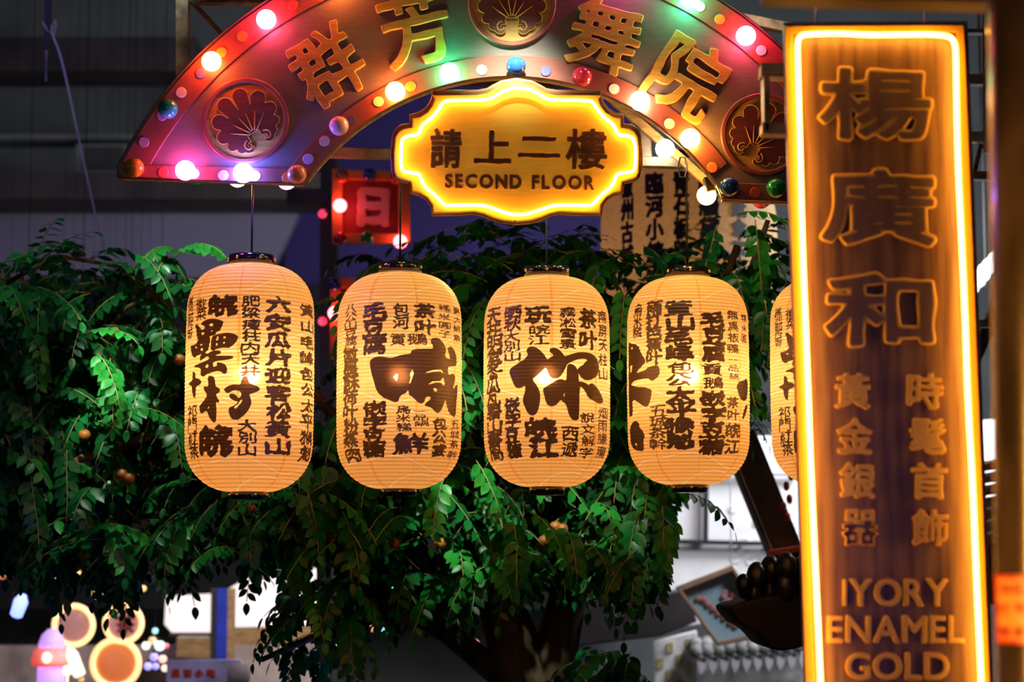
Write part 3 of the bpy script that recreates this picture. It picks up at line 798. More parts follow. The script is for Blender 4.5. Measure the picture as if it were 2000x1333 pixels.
han = (700, 640, 7.014, [(155, 500), (160, 450), (225, 400), (350, 400), (440, 425), (520, 395), (620, 370), (715, 362), (725, 320), (760, 300), (900, 292), (1030, 290), (1020, 250), (988, 190), (1000, 155), (1050, 140), (1110, 150), (1160, 210), (1190, 270), (1200, 330), (1180, 380), (1200, 425), (1250, 435), (1240, 370), (1215, 290), (1240, 262), (1280, 270), (1310, 320), (1340, 400), (1340, 510), (1320, 535), (1250, 530), (1218, 548), (1222, 640), (1245, 658), (1290, 630), (1315, 660), (1322, 730), (1285, 840), (1300, 845), (1355, 760), (1350, 900), (1335, 1050), (1330, 1220), (1300, 1230), (1240, 1180), (1210, 1080), (1190, 980), (1165, 1060), (1130, 1140), (1100, 1175), (1060, 1165), (1010, 1100), (900, 1065), (930, 1030), (1010, 960), (930, 940), (900, 1030), (850, 1048), (800, 1010), (740, 950), (695, 930), (690, 870), (672, 850), (665, 890), (590, 925), (555, 970), (550, 1010), (500, 1032), (430, 1000), (340, 970), (250, 880), (215, 740), (175, 600)],
       [[(480, 680), (510, 640), (548, 632), (540, 700), (525, 740)], [(738, 575), (762, 625), (740, 690), (710, 775), (692, 770), (715, 680), (703, 640)], [(918, 615), (990, 590), (1080, 578), (1140, 580), (1157, 645), (1120, 610), (1040, 610), (925, 628)], [(948, 782), (1010, 740), (1115, 735), (1158, 685), (1178, 770), (1168, 805), (1125, 760), (1050, 760), (970, 785)], [(1018, 840), (1050, 828), (1078, 860), (1060, 885), (1035, 870)]])
leiA = (350, 560, 7.405, [(230, 550), (255, 548), (300, 590), (325, 635), (370, 615), (375, 570), (305, 550), (380, 485), (480, 465), (560, 475), (635, 495), (640, 530), (605, 600), (590, 640), (540, 655), (520, 700), (430, 725), (455, 770), (440, 840), (425, 920), (370, 960), (300, 985), (255, 1000), (235, 1035), (190, 1000), (165, 860), (215, 850), (280, 800), (250, 720), (248, 640)],
        [[(440, 545), (480, 525), (500, 560), (470, 580), (440, 570)], [(450, 645), (480, 625), (490, 640), (460, 655)], [(320, 670), (355, 660), (375, 680), (330, 712)], [(230, 875), (250, 865), (268, 880), (248, 905)], [(308, 835), (335, 828), (345, 850), (315, 860)], [(310, 900), (345, 890), (348, 930), (318, 938)]])
leiB = (350, 560, 7.405, [(465, 790), (480, 720), (560, 690), (690, 668), (800, 685), (855, 720), (845, 770), (790, 840), (715, 895), (690, 880), (520, 905), (500, 935), (455, 905), (465, 850)],
        [[(540, 735), (572, 715), (565, 775), (535, 790)], [(645, 720), (672, 718), (680, 748), (640, 755)], [(530, 830), (560, 815), (562, 855), (535, 862)], [(635, 800), (665, 795), (660, 830), (637, 830)]])
leiC = (350, 560, 7.405, [(300, 1090), (310, 1000), (360, 950), (410, 980), (480, 930), (600, 925), (605, 965), (540, 990), (500, 1005), (640, 1005), (780, 1005), (785, 1040), (680, 1065), (530, 1075), (495, 1100), (490, 1165), (555, 1150), (545, 1100), (600, 1098), (660, 1125), (690, 1170), (695, 1235), (655, 1275), (590, 1215), (480, 1240), (400, 1270), (360, 1310), (310, 1280), (320, 1230), (310, 1175), (200, 1170), (310, 1110), (440, 1060), (430, 1010), (385, 1020)], [[(370, 1155), (420, 1120), (430, 1150), (410, 1185)]])
mu = (350, 720, 7.405, [(415, 110), (490, 110), (520, 160), (525, 260), (570, 280), (595, 320), (570, 355), (525, 380), (585, 480), (570, 500), (530, 480), (540, 600), (535, 740), (520, 785), (490, 780), (440, 710), (400, 600), (325, 660), (305, 640), (290, 545), (350, 490), (415, 385), (375, 330), (352, 285), (375, 260), (430, 270)], [[(400, 590), (440, 545), (440, 570), (410, 595)]])
cun = (350, 720, 7.405, [(905, 150), (950, 105), (995, 130), (1000, 195), (1060, 235), (1140, 260), (1170, 300), (1150, 330), (1060, 360), (1005, 375), (1045, 460), (1040, 530), (990, 620), (900, 710), (830, 748), (760, 735), (730, 680), (710, 570), (800, 540), (870, 470), (820, 480), (735, 430), (725, 380), (760, 362), (820, 380), (860, 440), (900, 400), (895, 340), (840, 318), (770, 320), (700, 368), (650, 320), (650, 295), (720, 250), (800, 230), (885, 245)], [[(925, 450), (900, 500), (820, 585), (785, 570), (850, 510), (890, 455)]])
shi = (350, 720, 7.405, [(200, 45), (235, 55), (240, 150), (290, 148), (328, 195), (310, 235), (245, 260), (240, 420), (220, 432), (190, 340), (195, 260), (140, 230), (150, 205), (200, 190)], [])
lai = (1220, 640, 5.13, [(35, 135), (60, 160), (140, 175), (160, 250), (220, 340), (180, 385), (110, 465), (210, 435), (240, 395), (330, 378), (355, 410), (350, 480), (290, 535), (255, 530), (240, 505), (75, 545), (75, 590), (270, 605), (270, 680), (250, 770), (215, 805), (160, 765), (80, 710), (85, 870), (65, 900), (48, 890), (44, 600), (44, 300)], [[(60, 205), (85, 195), (75, 225)], [(62, 380), (82, 380), (72, 455), (62, 450)]])
xiang = (1220, 640, 5.13, [(55, 1000), (105, 930), (145, 960), (150, 1010), (170, 1020), (205, 1085), (185, 1130), (185, 1210), (165, 1245), (80, 1225), (60, 1170), (55, 1080)], [[(95, 1170), (118, 1155), (115, 1200)]])
fr1 = (1220, 740, 5.554, [(1200, 50), (1300, 10), (1330, 0), (1330, 200), (1290, 255), (1240, 200)], [])
fr2 = (1220, 740, 5.554, [(1315, 270), (1332, 300), (1300, 420), (1270, 450), (1285, 360)], [])

L1, sh1, H1, dz1 = make_lantern('l1', 488, 503, 520, 962, 979, 'paper lantern under the left end of the arched sign, first of the row', [
    ('黃池都西香', 367, 377, 582, 662, .025), ('徽菜', 383, 403, 583, 624, .03), ('皖', 411, 464, 578, 617, .10), ('肥梁瘦柱内天井', 472, 508, 577, 736, .055),
    ('六安瓜片迎客松黃山', 520, 567, 578, 890, .10), ('黃山毛峰包公太平猴魁', 587, 611, 592, 902, .085), ('祁門紅茶', 368, 385, 792, 897, .03),
    ('皖', 392, 452, 834, 890, .10), ('大別山', 466, 502, 820, 891, .06)], [leiA, leiB, leiC, mu, cun, shi], seamoff=-.05, Rp=123.5, rivoff=.52, cordtop=353)
make_lantern('l2', 780, 520, 537, 956, 972, 'paper lantern with one huge black character right of its centre, second of the row', [
    ('八公山豆腐', 674, 697, 596, 676, .04), ('徽墨酥荷叶粉蒸肉', 672, 700, 680, 902, .07), ('毛豆腐', 710, 752, 592, 692, .10), ('嵌字豆糖', 710, 752, 785, 893, .10),
    ('包河', 768, 800, 592, 644, .05), ('貢', 763, 792, 652, 676, .035), ('鵝', 797, 836, 650, 676, .04), ('烏米糕', 775, 803, 792, 843, .05), ('一品鍋', 808, 836, 798, 834, .05),
    ('鮮', 768, 838, 846, 889, .07), ('茶叶', 812, 851, 592, 655, .09), ('糯米圓子', 857, 880, 594, 662, .05), ('臭大鱖魚', 886, 899, 598, 670, .035),
    ('包公宴', 845, 872, 815, 893, .08), ('五城茶幹', 878, 896, 820, 898, .035)], [han], seamoff=.33, Rp=120.5, rivoff=.12)
make_lantern('l3', 1068, 527, 544, 952, 970, 'paper lantern with a huge two-part black character hanging below the second floor sign', [
    ('天井明堂冬瓜瓦碧山書局', 952, 979, 604, 900, .07), ('晒秋', 984, 1016, 600, 645, .08), ('大別山', 985, 1015, 648, 706, .05), ('嵌字豆糖', 987, 1015, 778, 895, .08),
    ('玩', 1028, 1077, 600, 632, .10), ('皖江', 1032, 1072, 635, 674, .05), ('皖江', 1030, 1088, 817, 894, .11), ('霧凇雪景', 1093, 1125, 600, 683, .05),
    ('茶叶', 1133, 1166, 602, 686, .08), ('南屏天柱山', 1169, 1185, 605, 745, .045), ('西遞', 1098, 1130, 833, 893, .05), ('說文解字', 1135, 1162, 805, 896, .04), ('烟雨朦朧', 1168, 1186, 795, 896, .03)],
    [ni, ni2], seamoff=-.14 + .2, cap=(90, 68), Rp=122, rivoff=.0)
make_lantern('l4', 1344, 528, 545, 948, 965, 'paper lantern hanging right of the second floor sign, fourth of the row', [
    ('烏米糕', 1236, 1253, 595, 660, .04), ('雨打芭蕉叶', 1262, 1292, 590, 712, .08), ('五城茶幹', 1268, 1304, 793, 878, .04),
    ('黃山毛峰', 1301, 1353, 588, 704, .11), ('包公', 1303, 1352, 707, 755, .05), ('太平猴魁', 1302, 1356, 757, 877, .11),
    ('毛豆腐', 1371, 1415, 608, 708, .11), ('貢鵝', 1372, 1412, 710, 761, .04), ('嵌字豆糖', 1370, 1416, 763, 888, .11),
    ('無爲板鴨', 1421, 1443, 605, 692, .05), ('一品鍋', 1423, 1442, 696, 744, .03), ('茶叶', 1421, 1443, 775, 823, .07), ('皖江', 1420, 1447, 826, 888, .07), ('糯米圓', 1448, 1458, 612, 672, .03)],
    [lai, xiang, fr1, fr2], seamoff=.12, cap=(90, 70), Rp=117.5, rivoff=.05)
make_lantern('l5', 1628, 528, 545, 950, 967, 'paper lantern mostly hidden behind the tall neon sign, last of the row', [], [], share=(sh1, H1, dz1), Rp=121, rivoff=.4)

# ------------------------------------------------------------------ tree
YT = 7.35
tr = thing('leafy_tree', 'broad dark green tree with drooping leafy twigs behind the lanterns', 'tree', (P(1040, 1333, 7.9).x, 7.9, 0))
def wpath(pts, Y0, Y1): return [P(x, y, Y0 + (Y1 - Y0) * i / (len(pts) - 1)) for i, (x, y) in enumerate(pts)]
base = Vector((P(1030, 1333, 7.9).x, 7.9, 0))
MB().tube([base, base + Vector((.02, 0, .8))] + wpath([(1020, 1400), (1000, 1250), (960, 1120), (900, 1000), (880, 850), (900, 650)], 7.9, 7.8), [.22, .16, .115, .10, .085, .07, .05, .03], 14).build('trunk', M['bark'], tr, True)
MB().tube(wpath([(1060, 1400), (1090, 1250), (1120, 1120), (1100, 950), (1180, 800)], 7.95, 7.9), [.10, .085, .07, .05, .03], 12).build('branch', M['bark'], tr, True)
for pts, r0 in (([(1000, 1340), (880, 1240), (760, 1170), (640, 1080), (500, 960), (330, 840)], .05), ([(820, 1205), (700, 1215), (600, 1250), (510, 1290)], .02), ([(900, 1000), (760, 880), (640, 800), (560, 700)], .03),
                ([(330, 840), (200, 700), (60, 560), (-60, 520)], .025), ([(330, 840), (150, 900), (0, 980)], .02), ([(1180, 800), (1290, 650), (1400, 600), (1440, 480)], .028), ([(1440, 620), (1470, 520), (1500, 430)], .018), ([(1120, 1120), (1220, 1050), (1320, 1030)], .02),
                ([(170, 740), (215, 640), (250, 600), (330, 560)], .012), ([(0, 560), (110, 500), (230, 520), (330, 600)], .010)):
    n = len(pts); MB().tube(wpath(pts, 7.9 if r0 > .02 else 7.5, 7.6 if r0 > .02 else 7.4), [r0 * (1 - .7 * i / n) for i in range(n)], 8).build('branch', M['bark'], tr, True)

def leafgeo():
    """pointed leaflet along +x, folded on the midrib; 7 stations"""
    V = []; F = []
    st_ = [(0, 0), (.10, .26), (.3, .44), (.5, .47), (.7, .36), (.87, .17), (1, 0)]
    for x, wv in st_:
        z = -.10 * x * x
        V += [(x, -wv * .58, z + .10 * wv), (x, 0, z), (x, wv * .58, z + .10 * wv)]
    for i in range(6):
        a = i * 3; F += [(a, a + 3, a + 4, a + 1), (a + 1, a + 4, a + 5, a + 2)]
    return np.array(V), np.array(F)
LV, LF = leafgeo()
def spray(o, d, length, pairs, lsize, rnd, droop=1.0):
    """returns twig points and leaflet matrices"""
    pts = []; p = Vector(o); d = Vector(d).normalized(); n = pairs + 1; stp = length / n
    side0 = Vector((0, 0, 1))
    mats = []
    for i in range(n + 1):
        pts.append(p.copy())
        if i > 0:
            sd = d.cross(side0)
            if sd.length < .15: sd = d.cross(Vector((rnd.uniform(-1, 1), 1, 0)))
            sd.normalize(); up = sd.cross(d).normalized()
            ls = lsize * (0.75 + .35 * math.sin(PI * min(1, (i + 1) / n))) * rnd.uniform(.85, 1.12)
            sides = (-1, 1) if i < n else (0,)
            for s in sides:
                q = p - d * (stp * .45 if s > 0 else 0)
                ax = (d * (.55 if s else 1) + sd * s * .85 + up * rnd.uniform(-.25, .1) + Vector((0, 0, -.35 * droop))).normalized()
                nn = (up + Vector((rnd.uniform(-.45, .45), rnd.uniform(-.55, .25), rnd.uniform(-.2, .3)))); nn = (nn - ax * nn.dot(ax)).normalized()
                yy = nn.cross(ax)
                Mx = Matrix((ax * ls, yy * ls, nn * ls)).transposed().to_4x4(); Mx.translation = q + ax * .004
                mats.append(Mx)
        p = p + d * stp; d = (d + Vector((rnd.uniform(-.08, .08), rnd.uniform(-.08, .08), -.26 * droop))).normalized()
    return pts, mats

def inpoly(x, y, poly):
    c = False; j = len(poly) - 1
    for i in range(len(poly)):
        if (poly[i][1] > y) != (poly[j][1] > y) and x < (poly[j][0] - poly[i][0]) * (y - poly[i][1]) / (poly[j][1] - poly[i][1]) + poly[i][0]: c = not c
        j = i
    return c
masks = [  # polygon, number of sprays, Y range
    ([(-60, 520), (60, 505), (190, 505), (240, 540), (330, 560), (380, 640), (600, 800), (660, 860), (700, 1060), (560, 1090), (420, 1085), (300, 1110), (120, 1100), (-60, 1060)], 760, 7.3, 8.5),
    ([(690, 560), (790, 500), (900, 465), (1180, 470), (1400, 470), (1530, 440), (1540, 640), (1480, 690), (1420, 860), (1335, 900), (1300, 980), (1270, 1080), (1160, 1110), (980, 1130), (800, 1120), (640, 1060), (640, 850), (690, 800)], 1050, 7.28, 8.5),
    ([(560, 1160), (690, 1130), (760, 1180), (700, 1260), (560, 1280)], 24, 7.3, 7.7),
    ([(1120, 1262), (1200, 1250), (1260, 1280), (1240, 1333), (1120, 1333)], 14, 7.4, 7.8),
    ([(1200, 1020), (1320, 1010), (1300, 1120), (1220, 1140)], 26, 7.2, 7.7),
    ([(640, 1090), (900, 1100), (880, 1190), (680, 1170)], 26, 7.4, 8.0),
    ([(250, 480), (350, 490), (370, 560), (280, 560)], 9, 7.25, 7.5)]
holes = [([(1375, 425), (1450, 430), (1455, 540), (1385, 545)], .12), ([(1180, 430), (1370, 430), (1370, 500), (1190, 505)], .15), ([(1420, 880), (1560, 880), (1560, 1100), (1400, 1000)], 0), ([(560, 540), (690, 540), (690, 760), (620, 760)], .0), ([(0, 620), (60, 620), (60, 780), (0, 780)], .8)]
rn = random.Random(11)
allm = {'leafA': [], 'leafB': [], 'leafC': []}; twigs = MB(); cand = []
for poly, cnt, y0, y1 in masks:
    xs = [p[0] for p in poly]; ys = [p[1] for p in poly]; k = 0; tries = 0
    while k < cnt and tries < cnt * 60:
        tries += 1
        x, y = rn.uniform(min(xs), max(xs)), rn.uniform(min(ys), max(ys))
        if not inpoly(x, y, poly): continue
        if any(inpoly(x, y, h) and rn.random() > pr for h, pr in holes): continue
        Y = rn.uniform(y0, y1); k += 1
        o = P(x, y, Y); up = (y < 560 and rn.random() < .45)
        a = rn.uniform(0, 2 * PI)
        d = Vector((math.cos(a), -abs(math.sin(a)) * .7 - .1, rn.uniform(.2, .9) if up else rn.uniform(-.5, .25)))
        if x < 120: d.x = abs(d.x) * .6
        if x > 1200 and y > 840: d.x = -abs(d.x) * .6
        big = Y < 7.55
        pts, mats = spray(o, d, rn.uniform(.20, .34), rn.randint(4, 7), rn.uniform(.056, .070), rn, rn.uniform(.5, 1.1))
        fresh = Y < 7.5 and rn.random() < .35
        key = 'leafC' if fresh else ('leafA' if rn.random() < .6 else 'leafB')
        cand.append((Y, x, y, key, pts, mats))
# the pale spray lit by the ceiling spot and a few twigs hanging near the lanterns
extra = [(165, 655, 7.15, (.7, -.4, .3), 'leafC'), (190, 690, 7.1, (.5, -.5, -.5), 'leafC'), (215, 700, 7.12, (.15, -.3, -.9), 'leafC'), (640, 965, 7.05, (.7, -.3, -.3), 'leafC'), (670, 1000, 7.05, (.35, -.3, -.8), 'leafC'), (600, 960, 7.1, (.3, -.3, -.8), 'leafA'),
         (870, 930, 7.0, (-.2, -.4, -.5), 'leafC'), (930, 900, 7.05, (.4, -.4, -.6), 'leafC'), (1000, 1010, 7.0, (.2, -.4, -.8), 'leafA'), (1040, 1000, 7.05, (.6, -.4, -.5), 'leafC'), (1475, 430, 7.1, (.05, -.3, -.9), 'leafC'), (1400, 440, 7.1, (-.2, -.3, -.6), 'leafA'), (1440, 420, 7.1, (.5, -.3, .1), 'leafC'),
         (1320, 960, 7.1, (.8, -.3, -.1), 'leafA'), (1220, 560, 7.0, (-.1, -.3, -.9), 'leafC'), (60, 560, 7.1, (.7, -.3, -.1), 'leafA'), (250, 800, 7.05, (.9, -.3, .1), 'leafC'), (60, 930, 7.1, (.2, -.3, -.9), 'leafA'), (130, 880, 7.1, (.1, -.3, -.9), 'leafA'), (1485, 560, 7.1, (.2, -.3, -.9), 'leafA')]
for x, y, Y, d, key in extra:
    pts, mats = spray(P(x, y, Y + .12), d, .27, 6, .060, rn, .7); cand.append((Y - 1, x, y, key, pts, mats))
cand.sort(key=lambda c: c[0])
lmesh = {}
for key in allm:
    me = bpy.data.meshes.new('leaf'); me.from_pydata([tuple(v) for v in LV], [], [tuple(f) for f in LF]); me.materials.append(M[key])
    me.polygons.foreach_set('use_smooth', [True] * len(me.polygons)); lmesh[key] = me
def hidden(x, y):                                   # behind a lantern or a sign in the photograph
    if 1530 < x or x < -10 or y > 1320: return True
    for c_, t_, b_ in ((488, 500, 985), (780, 515, 975), (1068, 525, 972), (1344, 525, 968)):
        if abs(x - c_) < 125 and t_ < y < b_: return True
    return 760 < x < 1255 and y < 430
nl = 0; torg = org(tr)
for Y, x, y, key, pts, mats in cand:
    if nl + len(mats) <= 298 and not hidden(x, y):
        tw = MB().tube(pts, [.0022] * len(pts), 5).build('twig', M['twig'], tr, True)
        for Mx in mats:
            lo_ = bpy.data.objects.new('leaf', lmesh[key]); COL.objects.link(lo_); lo_.parent = tw
            lo_.matrix_local = Matrix.Translation(-torg) @ Mx; nl += 1
    else:
        allm[key] += mats; twigs.tube(pts, [.002] * len(pts), 4)
for key, ms_ in allm.items():
    if not ms_: continue
    A3 = np.array([[list(r) for r in m_] for m_ in ms_]); Vv = np.einsum('nij,kj->nki', A3[:, :3, :3], LV) + A3[:, None, :3, 3] - np.array(torg)
    n, k = len(ms_), len(LV); Ff = (LF[None] + (np.arange(n) * k)[:, None, None]).reshape(-1, 4)
    me = bpy.data.meshes.new('foliage'); me.vertices.add(n * k); me.vertices.foreach_set('co', Vv.ravel())
    me.loops.add(Ff.size); me.loops.foreach_set('vertex_index', Ff.ravel().astype(np.int32)); me.polygons.add(len(Ff))
    me.polygons.foreach_set('loop_start', np.arange(len(Ff), dtype=np.int32) * 4); me.polygons.foreach_set('loop_total', np.full(len(Ff), 4, np.int32))
    me.polygons.foreach_set('use_smooth', np.ones(len(Ff), bool)); me.update(calc_edges=True)
    link('foliage', me, M[key], tr)['kind'] = 'stuff'
tw = twigs.build('small_twigs', M['twig'], tr, True); tw['kind'] = 'stuff'
for x, y in [(452, 990), (470, 1000), (488, 992), (618, 1040), (640, 1052), (632, 1020), (165, 850), (238, 928), (252, 935), (770, 1062), (860, 1062), (1085, 1030), (1098, 1034), (1062, 1058), (225, 650), (350, 703)]:
    MB().sphere(P(x, y, 7.3), .022, 18, 12, (1, 1, .93)).build('orange', M['orange'], tr, True)

# ------------------------------------------------------------------ silver wire
wr_ = MB().tube([P(x, y, 9.5) for x, y in smooth2([(97, 45), (104, 72), (118, 105), (135, 180), (160, 300), (182, 400), (204, 490), (208, 520)], 2, False)], .0045, 6)
wi = wr_.build('hanging_wire', M['wire']); tag(wi, 'thin silver wire hanging down at the left from a dark hanger rod', 'wire')
hg = thing('ceiling_hanger', 'dark hanger rod with a wire loop at the top left', 'hanger', P(95, 100, 9.5))
bar(96, -80, 92, 95, 9.5, 12, .03, M['dkbeam'], hg, 'rod'); bar(91, 90, 90, 160, 9.52, 5, .01, M['steel'], hg, 'strap')
MB().tube([P(x, y, 9.47) for x, y in [(83, 42), (92, 58), (105, 70), (110, 45), (108, 38), (100, 60), (104, 72)]], .003, 6).build('wire_knot', M['wire'], hg)

# ------------------------------------------------------------------ lit box signs behind on the dark column
cl = thing('dark_column', 'near-black square column behind the gap between the first two lanterns', 'column', (P(638, 1333, 9.9).x, 9.9, 0))
a_, b_ = P(622, 700, 9.9), P(653, 700, 9.9)
bevelmod(MB().box((a_.x, 9.9, 0), (b_.x, 10.1, 6.0)).build('shaft', M['dkbeam'], cl), .005)
box_px('cross_arm', 560, 368, 656, 398, 9.88, .1, M['dkbeam'], cl)
for y in (418, 628): MB().sphere(P(630, y, 9.84), .022, 14, 10).build('pilot_light', glow('pilot_red', (1, .02, .08), 1.2), cl, True)
M['dred'] = mat('dark_red_panel', (.34, .03, .05), .5, 0, .2, 4); M['ofr'] = mat('orange_frame', (.75, .30, .06), .5, 0, .1, 4)
M['pinkch'] = mat('pale_pink_character', (.80, .42, .42), .5, 0, .1, 4)
GLO = {'red': glow('dim_red_bulb', (1, .07, .08), 16)}
def boxsign(x0, y0, x1, y1, label, ch, bulbs):
    Y = 9.2; t = thing('square_bulb_sign', label, 'sign', P((x0 + x1) / 2, y1, Y), 'square bulb signs behind the tree')
    plate('frame', [(x0, y0), (x1, y0 + 6), (x1 + 2, y1), (x0, y1)], Y, .06, .005, M['ofr'], t, holes=[[(x0 + 20, y0 + 20), (x0 + 20, y1 - 18), (x1 - 22, y1 - 18), (x1 - 22, y0 + 22)]])
    plate('panel', [(x0 + 12, y0 + 12), (x1 - 12, y0 + 14), (x1 - 12, y1 - 10), (x0 + 12, y1 - 10)], Y + .01, .02, .002, M['dred'], t)
    barm(P(x0 + 6, y0 + 30, Y + .08), Vector((P(638, y0, 9.9).x, 9.92, P(x0 + 6, y0 + 30, Y).z)), .03, .03).build('bracket_arm', M['dkbeam'], t)
    letter('character', ch, (x0 + x1) / 2 + 4, (y0 + y1) / 2, 52, 68, Y - .01, .02, .003, 5, M['pinkch'], t, 2, .01, 2, 50)
    for bx, by, c_, e in bulbs: bulb(bx, by, (GLO if e else BM)[c_], t, Y - .09, .031)
boxsign(650, 334, 801, 478, 'square red sign with an orange bulb frame seen under the arch, upper of two', '日', [(664, 402, 'red', 1), (668, 345, 'orange', 0), (722, 342, 'blue', 0), (717, 464, 'green', 0), (664, 466, 'red', 0), (775, 348, 'red', 0), (782, 472, 'red', 1)])
boxsign(646, 545, 797, 700, 'square red sign with an orange bulb frame behind the second lantern, lower of two', '月', [(654, 612, 'red', 1), (654, 556, 'blue', 0), (656, 690, 'orange', 0), (722, 552, 'green', 0)])

# ------------------------------------------------------------------ giant calligraphy lantern behind the right
GLc = P(1345, 492, 9.2)
G = thing('giant_calligraphy_lantern', 'giant cream cloth lantern with columns of black writing behind the tree at right', 'lantern', (GLc.x, 9.2, P(1345, 700, 9.2).z))
M['cloth'] = mat('cream_cloth', (.62, .46, .25), .8, 0, .08, 60, (1, 1, 1), .2, trans=.35)
Rg = .40; kz = mpp(1345, 470, 9.2); Hg = 172 * kz
pr = []
for i in range(25):
    v = -1 + 2 * i / 24; pr.append((Rg * (1 - abs(v) ** 4) ** .5 * .75 + Rg * .25, v * Hg))
MB().lathe(pr, GLc, 64).build('cloth_body', M['cloth'], G, True)
MB().tube([GLc + Vector((0, 0, Hg)), Vector((GLc.x, GLc.y, 9))], .006, 6).build('hanging_cord', M['cord'], G)
MB().lathe([(Rg * .3, 0), (Rg * .3, .05)], GLc + Vector((0, 0, Hg)), 32).build('top_band', M['black'], G, True)
MB().lathe([(Rg * .3, -.05), (Rg * .3, 0)], GLc - Vector((0, 0, Hg)), 32).build('bottom_band', M['black'], G, True)
inkm = mat('black_ink_writing', (.02, .015, .03), .6, 0, .1, 5)
for j, (colx, txt, sz) in enumerate([(-.82, '徽州古城', 30), (-.46, '臨河小鎮雨', 34), (-.16, '青石板路上', 28), (.14, '白牆黛瓦馬頭', 36), (.5, '油紙傘下人', 30)]):
    for i, ch in enumerate(txt):
        z = GLc.z + Hg * .62 - i * 44 * kz; ang = colx
        F_ = Matrix.Translation((GLc.x + (Rg + .001) * math.sin(ang), 9.2 - (Rg + .001) * math.cos(ang), z)) @ Matrix.Rotation(ang, 4, 'Z') @ Matrix.Rotation(PI / 2, 4, 'X')
        c_ = shape('character', glyph_loops(ch, sz * kz, 40 * kz, 2.0 * kz, .015, i + j, 36), .002, .0004, inkm, G, F_)
l = bpy.data.lights.new('lantern_bulb', 'POINT'); l.energy = 5; l.color = (1, .66, .40); l.shadow_soft_size = .04
o = bpy.data.objects.new('lantern_bulb', l); COL.objects.link(o); o.parent = G; o.location = GLc - G.location - Vector((0, 0, .1))

# ------------------------------------------------------------------ right background
M['blackbar'] = mat('black_window_bar', (.008, .008, .01), .5)
wp = thing('bright_window_wall', 'bright white carved wall with a black window bar seen right under the lanterns', 'wall panel', P(1450, 1333, 12))
plate('plaster_panel', [(1300, 860), (1600, 850), (1960, 820), (1960, 960), (1640, 1180), (1300, 1230)], 12.05, .1, .01, M['white'], wp)
for x0, y0, x1, y1, wpx in ((1300, 1058, 1560, 1064, 9), (1380, 880, 1378, 1060, 9), (1300, 925, 1560, 928, 3)): bar(x0, y0, x1, y1, 11.9, wpx, .05, M['blackbar'], wp, 'window_bar')
rr_ = random.Random(3)
rel = MB()
for k in range(34):
    x, y = rr_.uniform(1425, 1560), rr_.uniform(960, 1135); s = rr_.uniform(6, 13); k_ = mpp(x, y, 11.95)
    rel.tube([P(x + s * math.cos(t * .7) * (1 - t * .08), y + s * math.sin(t * .7) * (1 - t * .08), 11.95) for t in range(9)], 3.0 * k_, 6)
rel.build('carved_relief', M['white'], wp, True)['kind'] = 'stuff'

lb = thing('leaning_timber', 'dark leaning timber post hung with ornaments between the last lantern and the wall', 'post', P(1530, 1140, 8.9))
bar(1440, 850, 1832, 1821, 8.9, 66, .12, M['darkwood'], lb, 'timber'); bar(1500, 1082, 1575, 1070, 8.82, 12, .05, mat('red_band', (.5, .05, .02), .4), lb, 'red_band')
bar(1416, 860, 1516, 1105, 8.85, 7, .06, mat('brown_strip', (.22, .10, .05), .5), lb, 'edge_strip')
orn = mat('red_ornament', (.55, .06, .03), .35)
for x, y in [(1536, 950), (1542, 975), (1530, 990), (1538, 1010), (1545, 930)]: MB().sphere(P(x, y, 8.8), .014, 10, 8, (1, 1, 1.5)).build('ornament', orn, lb, True)

pf = thing('framed_blossom_panel', 'tilted pale blue panel with pink blossoms in a thin wooden frame under the window wall', 'picture', P(1400, 1258, 10.2))
q = [(1318, 1148), (1428, 1104), (1520, 1240), (1400, 1262)]
M['pframe'] = mat('tan_wood_frame', (.50, .30, .20), .5, 0, .1, 8)
def lerp4(q, u, v):
    a = Vector(q[0]) * (1 - u) + Vector(q[1]) * u; b = Vector(q[3]) * (1 - u) + Vector(q[2]) * u; return tuple(a * (1 - v) + b * v)
qi = [lerp4(q, .06, .07), lerp4(q, .94, .07), lerp4(q, .94, .93), lerp4(q, .06, .93)]
plate('frame', q, 10.2, .06, .004, M['pframe'], pf, holes=[qi[::-1]])
M['paleblue'] = mat('pale_blue_silk', (.36, .55, .66), .7, 0, .06, 5)
plate('silk', [lerp4(q, .04, .05), lerp4(q, .96, .05), lerp4(q, .96, .95), lerp4(q, .04, .95)], 10.22, .02, .002, M['paleblue'], pf)
MB().tube([P(1428, 1106, 10.23), Vector((P(1428, 1106, 10.23).x, 10.23, 9))], .003, 5).build('hanging_wire', M['wire'], pf)
pk = mat('pink_blossom_paint', (.78, .28, .26), .6, 0, .15, 20)
for j, (u, v) in enumerate([(.28, .30), (.30, .38), (.33, .46), (.36, .54), (.40, .62), (.44, .70), (.48, .76), (.6, .34), (.64, .42), (.66, .30), (.74, .36), (.22, .26), (.58, .46), (.80, .40)]):
    x, y = lerp4(q, u, v); MB().lathe([(.013, 0), (.015, .003), (.006, .006)], P(x, y, 10.19), 7, Matrix.Rotation(PI / 2, 3, 'X')).build('blossom', pk, pf)
MB().tube([P(*lerp4(q, u, v), 10.193) for u, v in ((.22, .24), (.32, .42), (.40, .6), (.50, .8))], .004, 5).build('blossom_stem', mat('brown_stem', (.3, .12, .08), .6), pf)

